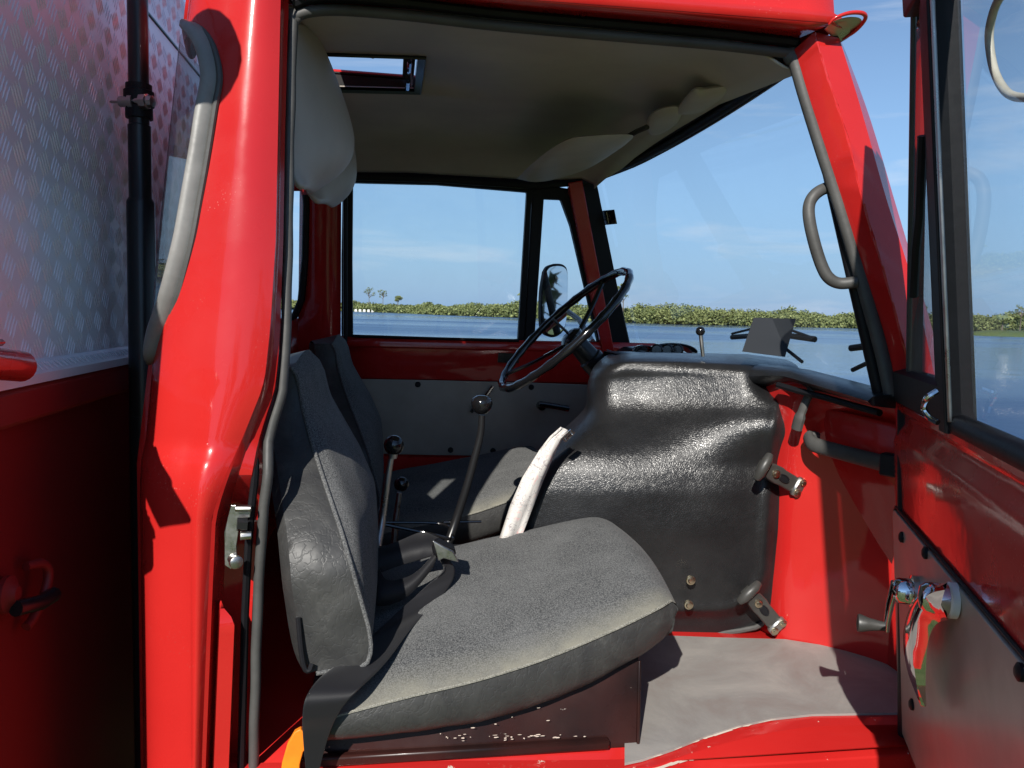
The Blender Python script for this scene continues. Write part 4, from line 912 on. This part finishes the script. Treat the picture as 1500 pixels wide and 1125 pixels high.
# ledge at the foot of the box
o = MB(); o.poly([V((BX, y0, -.104)), V((BX+.024, y0, -.125)), V((BX+.026, y0, -.140)), V((BX, y0, -.140))], (0, 2.6, 0)); 
for a in range(90):
    yy = 1.05+a*.02
    for k in range(2): o.tube([V((BX+.010+.004*k, yy, -.108)), V((BX+.022, yy+.006, -.119))], .0011, 4)
part(o, 'box_foot_rail', 'alloy', bodyb)
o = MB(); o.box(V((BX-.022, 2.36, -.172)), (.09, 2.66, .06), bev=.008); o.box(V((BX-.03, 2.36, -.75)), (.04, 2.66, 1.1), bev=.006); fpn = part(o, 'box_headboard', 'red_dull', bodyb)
# hinge pin (red bar with bolt)
hpn = MB(); a = PX(-20, 528, BX+.09); b_ = PX(62, 537, BX+.09)
hpn.tube([V((BX+.06, a.y, a.z)), V((BX+.06, b_.y, b_.z))], .023, 20); pin = part(hpn, 'hinge_tube', 'red', bodyb)
part(MB().lathe(V((BX+.06, b_.y, b_.z)), (0, 1, 0), [(0, .021), (.003, .021), (.004, .014), (.016, .013), (.018, .004)], 6), 'hinge_bolt', 'brass', bodyb)
o = MB(); o.box(V((BX+.035, b_.y-.17, b_.z+.038)), (.07, .22, .010), bev=.004); part(o, 'hinge_tab', 'red', bodyb)
# hook and rope cleat lower
o = MB(); cpt = PX(25, 875, BX)
o.tube([cpt+V((.02, -.05, .0)), cpt+V((.035, .0, -.01)), cpt+V((.035, .05, -.015))], .013, 10); part(o, 'headboard_latch', 'blackpaint', bodyb)
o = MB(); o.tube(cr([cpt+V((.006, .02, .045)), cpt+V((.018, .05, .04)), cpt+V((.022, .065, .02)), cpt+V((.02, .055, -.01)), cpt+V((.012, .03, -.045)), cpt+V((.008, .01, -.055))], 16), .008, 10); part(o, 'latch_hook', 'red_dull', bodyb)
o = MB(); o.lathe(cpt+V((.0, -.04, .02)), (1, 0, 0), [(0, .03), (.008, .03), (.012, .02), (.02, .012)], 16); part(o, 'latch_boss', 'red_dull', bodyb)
lm = V((-.53, 1.16, .70)); o = MB(); o.lathe(lm+V((0, -.05, 0)), (0, 1, 0), [(0, .06), (.01, .095), (.05, .10), (.09, .07), (.11, .03)], 20); o.box(lm+V((-.06, .03, .06)), (.12, .03, .03), bev=.005); part(o, 'work_lamp', 'black', bodyb)  # unseen blocker, added to throw a shadow on the upper corner pillar
# pole in the gap (telescopic strut with clamp)
px0 = -.535
def pq(px, py): return PX(px, py, px0)
pl_ = pq(206, 300); yy = pl_.y
o = MB(); o.lathe(V((px0, yy, -1.2)), (0, 0, 1), [(0, .030), (.95, .030)], 18); o.lathe(V((px0, yy, -.25)), (0, 0, 1), [(0, .029), (.34+.12, .028), (.465, .026), (.47, .023), (.62, .023), (.622, .0205), (1.3, .0205)], 18); pole = part(o, 'exhaust_stay_pole', 'blackpaint')
zc_ = pq(208, 156).z
o = MB(); 
o.lathe(V((px0, yy, zc_-.03)), (0, 0, 1), [(0, .027), (.024, .027), (.026, .030), (.056, .030), (.058, .026), (.07, .026)], 18); part(o, 'pole_collar', 'black', pole)
o = MB(); ax = V((1, -.3, 0)).normalized()
o.lathe(V((px0, yy-.02, zc_))-ax*.06, ax, [(0, .001), (.004, .003), (.022, .003), (.024, .011), (.044, .011), (.046, .015), (.056, .015)], 10); o.lathe(V((px0, yy-.02, zc_))+ax*.012, ax, [(0, .016), (.014, .016), (.016, .013), (.026, .012), (.03, .004)], 8); o.tube([V((px0, yy-.025, zc_))-ax*.02, V((px0, yy-.025, zc_))+ax*.02], .006, 8); part(o, 'clamp_bolt', 'steel', pole)
# chassis underneath
o = MB(); o.box(V((0, 1.9, -1.25)), (3.4, .12, .16), bev=.01); o.box(V((0, 2.7, -1.25)), (3.4, .12, .16), bev=.01); part(o, 'chassis_rail', 'blackpaint')
# --- things lying in the cab
pb = PY(1126, 518, 1.98); B0 = W(pb)
q = [PY(x, y, yv) for x, y, yv in ((1104, 465, 2.0), (1166, 467, 1.98), (1150, 523, 1.94), (1087, 515, 1.96))]
o = MB().poly(q, (.004, .008, .0)); pc = o.build('dash_card', M['tealgrey'], None, base=B0, loc=B0, bevel=.001); tag(pc, 'dark slate grey card propped upright on the dashboard against the windscreen', 'card')
pp_ = PY(775, 720, 1.98); B1 = W(pp_); rows = []
for py, xl, xr_ in ((626, 822, 832), (640, 806, 822), (660, 790, 812), (700, 765, 795), (740, 748, 780), (780, 735, 765), (800, 728, 758)):
    rows.append([PY(lerp(xl, xr_, t), py+4*t, 1.955+.012*math.sin(t*6+py*.02)) for t in [k/6 for k in range(7)]])
fold = MB().grid([r for r in rows]); pf = fold.build('folded_map', M['paper'], None, base=B1, loc=B1, ang=60, solid=.004); tag(pf, 'white printed folded map tucked behind the black engine cover', 'map')
ob = PY(430, 1110, 1.38); B2 = W(ob)
oc = [PY(x, y, 1.375) for x, y in ((408, 1160), (413, 1118), (421, 1090), (431, 1073), (440, 1068), (450, 1078), (458, 1092), (461, 1100), (456, 1098), (450, 1095), (444, 1102), (439, 1120), (437, 1160))]
o = MB().poly(oc, (0, .012, 0)); ol = o.build('orange_strap_loop', M['orange'], None, base=B2, loc=B2, ang=60, bevel=.002); tag(ol, 'orange strap loop hanging beside the door sill below the seat belt', 'strap')
# ------------------------------------------------------------------ surroundings
ND = dict(design=False)
# grass bank
m = mk('grass', (.07, .11, .03), .9); co = coords(m); f = noise_n(m, co, 3, 8, .7); lk(m, ramp(m, f, [(.3, (.05, .075, .018)), (.5, (.09, .13, .035)), (.75, (.17, .17, .07))]), BS(m).inputs['Base Color']); lk(m, bump(m, noise_n(m, co, 40, 6, .7), .8, .03), BS(m).inputs['Normal'])
o = MB(); rows = []
for i in range(41):
    r_ = []
    for j in range(41):
        x = -60+3.2*i; y = -62+1.8*j; sh = sm(8.5, 10.5, y+1.2*math.sin(x*.13)); r_.append(V((x, y, .05*noise.noise(V((x*.2, y*.2, 0)))-.9*sh)))
    rows.append(r_)
o.grid(rows); gr_ = o.build('ground', m, None, base=V((0, 0, 0)), **ND); tag(gr_, kind='structure')
# water
m = mk('water', (.010, .05, .16), .12, spec=.5); co = coords(m); f1 = noise_n(m, co, .35, 6, .65); f2 = noise_n(m, co, 2.5, 3, .6)
f3 = noise_n(m, coords(m, (.004, .022, 1)), 1, 4, .6); lk(m, ramp(m, f3, [(.40, g(.10)), (.6, g(.32))]), BS(m).inputs['Roughness'])
lk(m, bump(m, f1, .5, .15, bump(m, f2, .3, .03)), BS(m).inputs['Normal'])
o = MB().grid([[V((x, y, -.62)) for x in (-3000, -300, 300, 3000)] for y in (7, 60, 400, 4000)]); wt = o.build('water', m, None, base=V((0, 0, 0)), **ND); tag(wt, kind='structure')
# foliage materials
def leafm(name, a, b_):
    m = mk(name, a, .7); g_ = nd(m, 'ShaderNodeNewGeometry'); rnd = g_.outputs['Random Per Island']; lk(m, ramp(m, rnd, [(0, a), (1, b_)]), BS(m).inputs['Base Color']); return m
M['mang'] = leafm('mangrove_leaves', (.075, .105, .03), (.27, .30, .11)); M['dkleaf'] = leafm('dark_leaves', (.035, .05, .015), (.09, .11, .03)); M['bark'] = mk('bark', (.16, .13, .10), .9)
def clump(o, c, r, n, s_, fl=.8):
    for k in range(n):
        a = random.uniform(0, 6.283); cz = random.uniform(-1, 1); q = math.sqrt(1-cz*cz); rad = r*random.random()**.35
        p = c+V((rad*q*math.cos(a), rad*q*math.sin(a), rad*cz*fl)); u = V((random.gauss(0, 1), random.gauss(0, 1), random.gauss(0, .6))).normalized()*s_; w_ = u.cross(V((random.gauss(0, 1), random.gauss(0, 1), random.gauss(0, 1)))).normalized()*s_*.7
        b0 = len(o.v); o.v += [p-u, p+w_*.8, p+u, p-w_*.8]; o.f.append((b0, b0+1, b0+2, b0+3))
def dirp(px): d = ray(px, 470); return V((d.x, d.y, 0))/math.hypot(d.x, d.y)
def at(px, dist, z=-.62): p = dirp(px)*dist; return V((p.x, p.y, z))
def dist_shore(px): return interp([(0, 520), (480, 470), (600, 430), (650, 370), (760, 330), (905, 270), (1000, 262), (1150, 300), (1260, 340), (1400, 380), (1700, 420)], px)
o = MB(); random.seed(11)
px = 380
while px < 1680:
    D = dist_shore(px)
    for lay in range(3):
        dd = D+lay*9+random.uniform(-3, 3); hpx = interp([(380, 13), (600, 17), (650, 20), (760, 27), (880, 30), (1000, 32), (1100, 28), (1200, 26), (1280, 20), (1400, 26), (1680, 30)], px)
        H_ = hpx*dd/1127*(.78+.4*noise.noise(V((px*.03, lay*3.1, 0)))+.18*noise.noise(V((px*.11, lay, 2))))*(.7+.15*lay)*1.05
        c = at(px+random.uniform(-3, 3), dd); r_ = H_*.55
        clump(o, c+V((0, 0, H_*.42)), r_*1.05, 90, .55*dd/330); clump(o, c+V((random.uniform(-2, 2), 0, H_*.75)), r_*.6, 40, .5*dd/330)
        clump(o, c+V((random.uniform(-2, 2), -1, .9)), 1.6, 8, .8)
    px += 3.2
mg = o.build('mangrove_belt', M['mang'], None, base=at(950, 290), loc=at(950, 290), **ND); tag(mg, kind='stuff')
# bank under the mangroves
o = MB(); rws = []
for k, (dz, ddist) in enumerate(((-.8, -2), (.15, 1), (.6, 30), (.6, 400))): rws.append([at(p, dist_shore(p)+ddist, -.62+dz) for p in range(-300, 2000, 40)])
fs = o.grid(rws).build('far_shore', bpy.data.materials['grass'], None, base=V((0, 0, 0)), **ND); tag(fs, kind='structure')
# standing trees over the belt
def tree(px, D, h, spread, label, kind, thin=False):
    b0 = at(px, D, -.3); e = empty(kind, b0); tag(e, label, 'tree', 'trees over the mangrove belt'); rnd = random.Random(int(px)); tk = MB(); cr_ = MB()
    top_ = V((rnd.uniform(-.4, .4), 0, h*.82)); tk.tube(cr([V((0, 0, -.4)), V((rnd.uniform(-.3, .3), 0, h*.4)), top_], 6), [.28-.035*i for i in range(7)], 6)
    if kind == 'palm_tree':
        for k in range(12):
            a = k*.5236; u = V((math.cos(a), math.sin(a), 0)); pts = [top_+u*(spread*t)+V((0, 0, spread*(.9*t-1.1*t*t))) for t in (0, .35, .7, 1)]
            for p, q_ in zip(pts, pts[1:]):
                for sgn in (-1, 1): w_ = V((-u.y, u.x, 0))*sgn*.45; cr_.poly([p, q_, q_+w_*.6+V((0, 0, -.35)), p+w_+V((0, 0, -.35))])
    else:
        nb = 11 if thin else 10
        for k in range(nb):
            a = rnd.uniform(0, 6.28); s0 = V((0, 0, h*rnd.uniform(.45, .8))); e1 = s0+V((math.cos(a), math.sin(a), 0))*spread*rnd.uniform(.5, 1)+V((0, 0, h*rnd.uniform(.08, .26))); tk.tube([s0, (s0+e1)/2+V((0, 0, .2)), e1], [.13, .09, .04], 5); random.seed(k+int(px)); clump(cr_, e1, spread*(.24 if thin else .42), 16 if thin else 46, .36 if thin else .42)
        clump(cr_, top_, spread*.3, 22, .38)
    tk.build('trunk', M['bark'], e, base=V((0, 0, 0)), design=False); cr_.build('crown', M['mang'], e, base=V((0, 0, 0)), design=False); return e
tree(540, 462, 14.5, 4.2, 'tallest sparse tree above the mangroves at the left end of the far shore', 'bare_crowned_tree', True)
tree(561, 462, 13.5, 3.2, 'thin upright tree just right of the tallest sparse tree on the far shore', 'bare_crowned_tree', True)
tree(583, 450, 9.5, 2.2, 'small lone tree standing above the mangroves behind the row of white blocks', 'round_tree')
tree(766, 326, 12.0, 2.6, 'palm over the mangroves at the divider of the driver door window', 'palm_tree')
tree(911, 268, 13.0, 2.8, 'tall feathery tree beside the far windscreen pillar', 'bare_crowned_tree', True)
tree(1345, 372, 10.0, 3.0, 'tree seen in the gap left of the open door window frame', 'round_tree')
tree(1495, 385, 12.0, 3.0, 'tall thin tree at the right edge behind the open door glass', 'bare_crowned_tree', True)
# islet
ic = at(1475, 235, -.62); o = MB(); rws = []
for r_, z_ in ((12, -.3), (10.5, .55), (8, 1.0), (4, 1.35), (.1, 1.5)): rws.append([V((r_*math.cos(a), r_*.6*math.sin(a), z_+.12*noise.noise(V((math.cos(a)*r_, math.sin(a)*r_, 0))))) for a in [k*.349 for k in range(18)]])
il = o.grid(rws, closeu=True).build('islet', bpy.data.materials['grass'], None, base=V((0, 0, 0)), design=False, loc=ic); tag(il, kind='structure')
e = tree(1468, 234, 5.0, 2.3, 'small palm growing on the islet seen through the open door glass', 'palm_tree'); e.location.z = .2; del e['group']
# row of white blocks on the far shore
bm_ = MB()
bm_.poly([V((-1.0, -.45, 0)), V((1.0, -.45, 0)), V((.8, -.12, .9)), V((.8, -.1, 1.5)), V((-.8, -.1, 1.5)), V((-.8, -.12, .9))], (0, .3, 0)); M['wconc'] = mk('white_concrete', (.72, .70, .66), .7)
first = None
wl_ = ['leftmost', 'second from left', 'third from left', 'fourth from left', 'fifth from left', 'sixth from left', 'seventh from left', 'sixth from right', 'fifth from right', 'fourth from right', 'third from right', 'second from right', 'rightmost']
for k in range(13):
    px = 521+k*6.2; L_ = at(px, 445, -.55)
    if first is None: first = ob_ = bm_.build('shore_block', M['wconc'], None, base=V((0, 0, 0)), design=False, loc=L_)
    else: ob_ = first.copy(); col.objects.link(ob_); ob_.location = L_
    ob_.scale = (1.15 if k == 12 else .8, 1, .9); tag(ob_, 'white concrete block, '+wl_[k]+' of the row on the far waterline', 'block', 'white blocks along the far shore')
# trees behind the photographer (seen in mirrors and chrome)
o = MB(); random.seed(5)
for k in range(26):
    a = R(150+random.uniform(0, 240)); rr2 = random.uniform(26, 44); c = V((math.sin(a)*rr2, math.cos(a)*rr2 if math.cos(a) < 0 else -3-random.random()*8, 0)); c.y = min(c.y, -6)
    if c.length < 20: c *= 22/c.length
    h = random.uniform(4, 7)
    for j in range(6): clump(o, c+V((random.uniform(-2, 2), random.uniform(-2, 2), h*random.uniform(.25, .9))), h*.3, 60, .35)
bt = o.build('tree_line', M['dkleaf'], None, base=V((0, -30, 0)), loc=V((0, -30, 0)), **ND); tag(bt, kind='stuff')
# ------------------------------------------------------------------ light, world, camera
SUN_AZ = R(24.5); SUN_EL = R(34)            # light travels +Y, turned SUN_AZ towards +X
to_sun = V((-math.sin(SUN_AZ)*math.cos(SUN_EL), -math.cos(SUN_AZ)*math.cos(SUN_EL), math.sin(SUN_EL)))
sd = bpy.data.lights.new('sun', 'SUN'); sd.energy = 4.4; sd.angle = R(.53); sd.color = (1, .955, .88); so = bpy.data.objects.new('sun', sd); col.objects.link(so)
so.rotation_euler = to_sun.to_track_quat('Z', 'Y').to_euler(); so.location = (0, -5, 8)
w = bpy.data.worlds.new('World'); bpy.context.scene.world = w; w.use_nodes = True; nt = w.node_tree; bg = nt.nodes['Background']
class _W: node_tree = nt
sky = nt.nodes.new('ShaderNodeTexSky'); sky.sky_type = 'NISHITA'; sky.sun_disc = False; sky.sun_elevation = SUN_EL; sky.sun_rotation = math.atan2(to_sun.x, to_sun.y); sky.air_density = 1.0; sky.dust_density = .0; sky.ozone_density = 3.5
tc = nt.nodes.new('ShaderNodeTexCoord'); mpg = nt.nodes.new('ShaderNodeMapping'); mpg.inputs['Scale'].default_value = (1.6, 1.6, 9); nt.links.new(tc.outputs['Generated'], mpg.inputs[0])
nz_ = nt.nodes.new('ShaderNodeTexNoise'); nz_.inputs['Scale'].default_value = 2.2; nz_.inputs['Detail'].default_value = 8; nz_.inputs['Roughness'].default_value = .58; nz_.inputs['Distortion'].default_value = .5; nt.links.new(mpg.outputs[0], nz_.inputs['Vector'])
cr2 = nt.nodes.new('ShaderNodeValToRGB'); cr2.color_ramp.elements[0].position = .56; cr2.color_ramp.elements[1].position = .80; cr2.color_ramp.elements[1].color = (.45, .45, .45, 1); nt.links.new(nz_.outputs['Fac'], cr2.inputs[0])
mx = nt.nodes.new('ShaderNodeMix'); mx.data_type = 'RGBA'; mx.inputs[7].default_value = (7.0, 7.3, 7.8, 1); nt.links.new(cr2.outputs[0], mx.inputs[0]); sx_ = nt.nodes.new('ShaderNodeSeparateXYZ'); nt.links.new(tc.outputs['Generated'], sx_.inputs[0]); hr = nt.nodes.new('ShaderNodeValToRGB'); hr.color_ramp.elements[0].position = 0; hr.color_ramp.elements[0].color = (.9, .9, .9, 1); hr.color_ramp.elements[1].position = .30; hr.color_ramp.elements[1].color = (0, 0, 0, 1); nt.links.new(sx_.outputs[2], hr.inputs[0])
mh = nt.nodes.new('ShaderNodeMix'); mh.data_type = 'RGBA'; mh.inputs[7].default_value = (1.65, 3.35, 6.2, 1); nt.links.new(hr.outputs[0], mh.inputs[0]); nt.links.new(sky.outputs[0], mh.inputs[6]); nt.links.new(mh.outputs[2], mx.inputs[6]); nt.links.new(mx.outputs[2], bg.inputs[0]); bg.inputs[1].default_value = .090
cam = bpy.data.cameras.new('camera'); co_ = bpy.data.objects.new('camera', cam); col.objects.link(co_); cam.sensor_width = 36; cam.lens = 36*F_PX/1500; cam.clip_start = .05; cam.clip_end = 6000
Mc = Matrix((Rc, Uc, -Fw)).transposed().to_4x4(); Mc.translation = V((0, 0, EYE)); co_.matrix_world = Mc
sc = bpy.context.scene; sc.camera = co_; sc.render.resolution_x = 1024; sc.render.resolution_y = 768
sc.render.engine = 'CYCLES'; sc.cycles.max_bounces = 10; sc.cycles.transparent_max_bounces = 16
sc.view_settings.view_transform = 'Standard'; sc.view_settings.look = 'None'; sc.view_settings.gamma = 1; sc.view_settings.exposure = .5
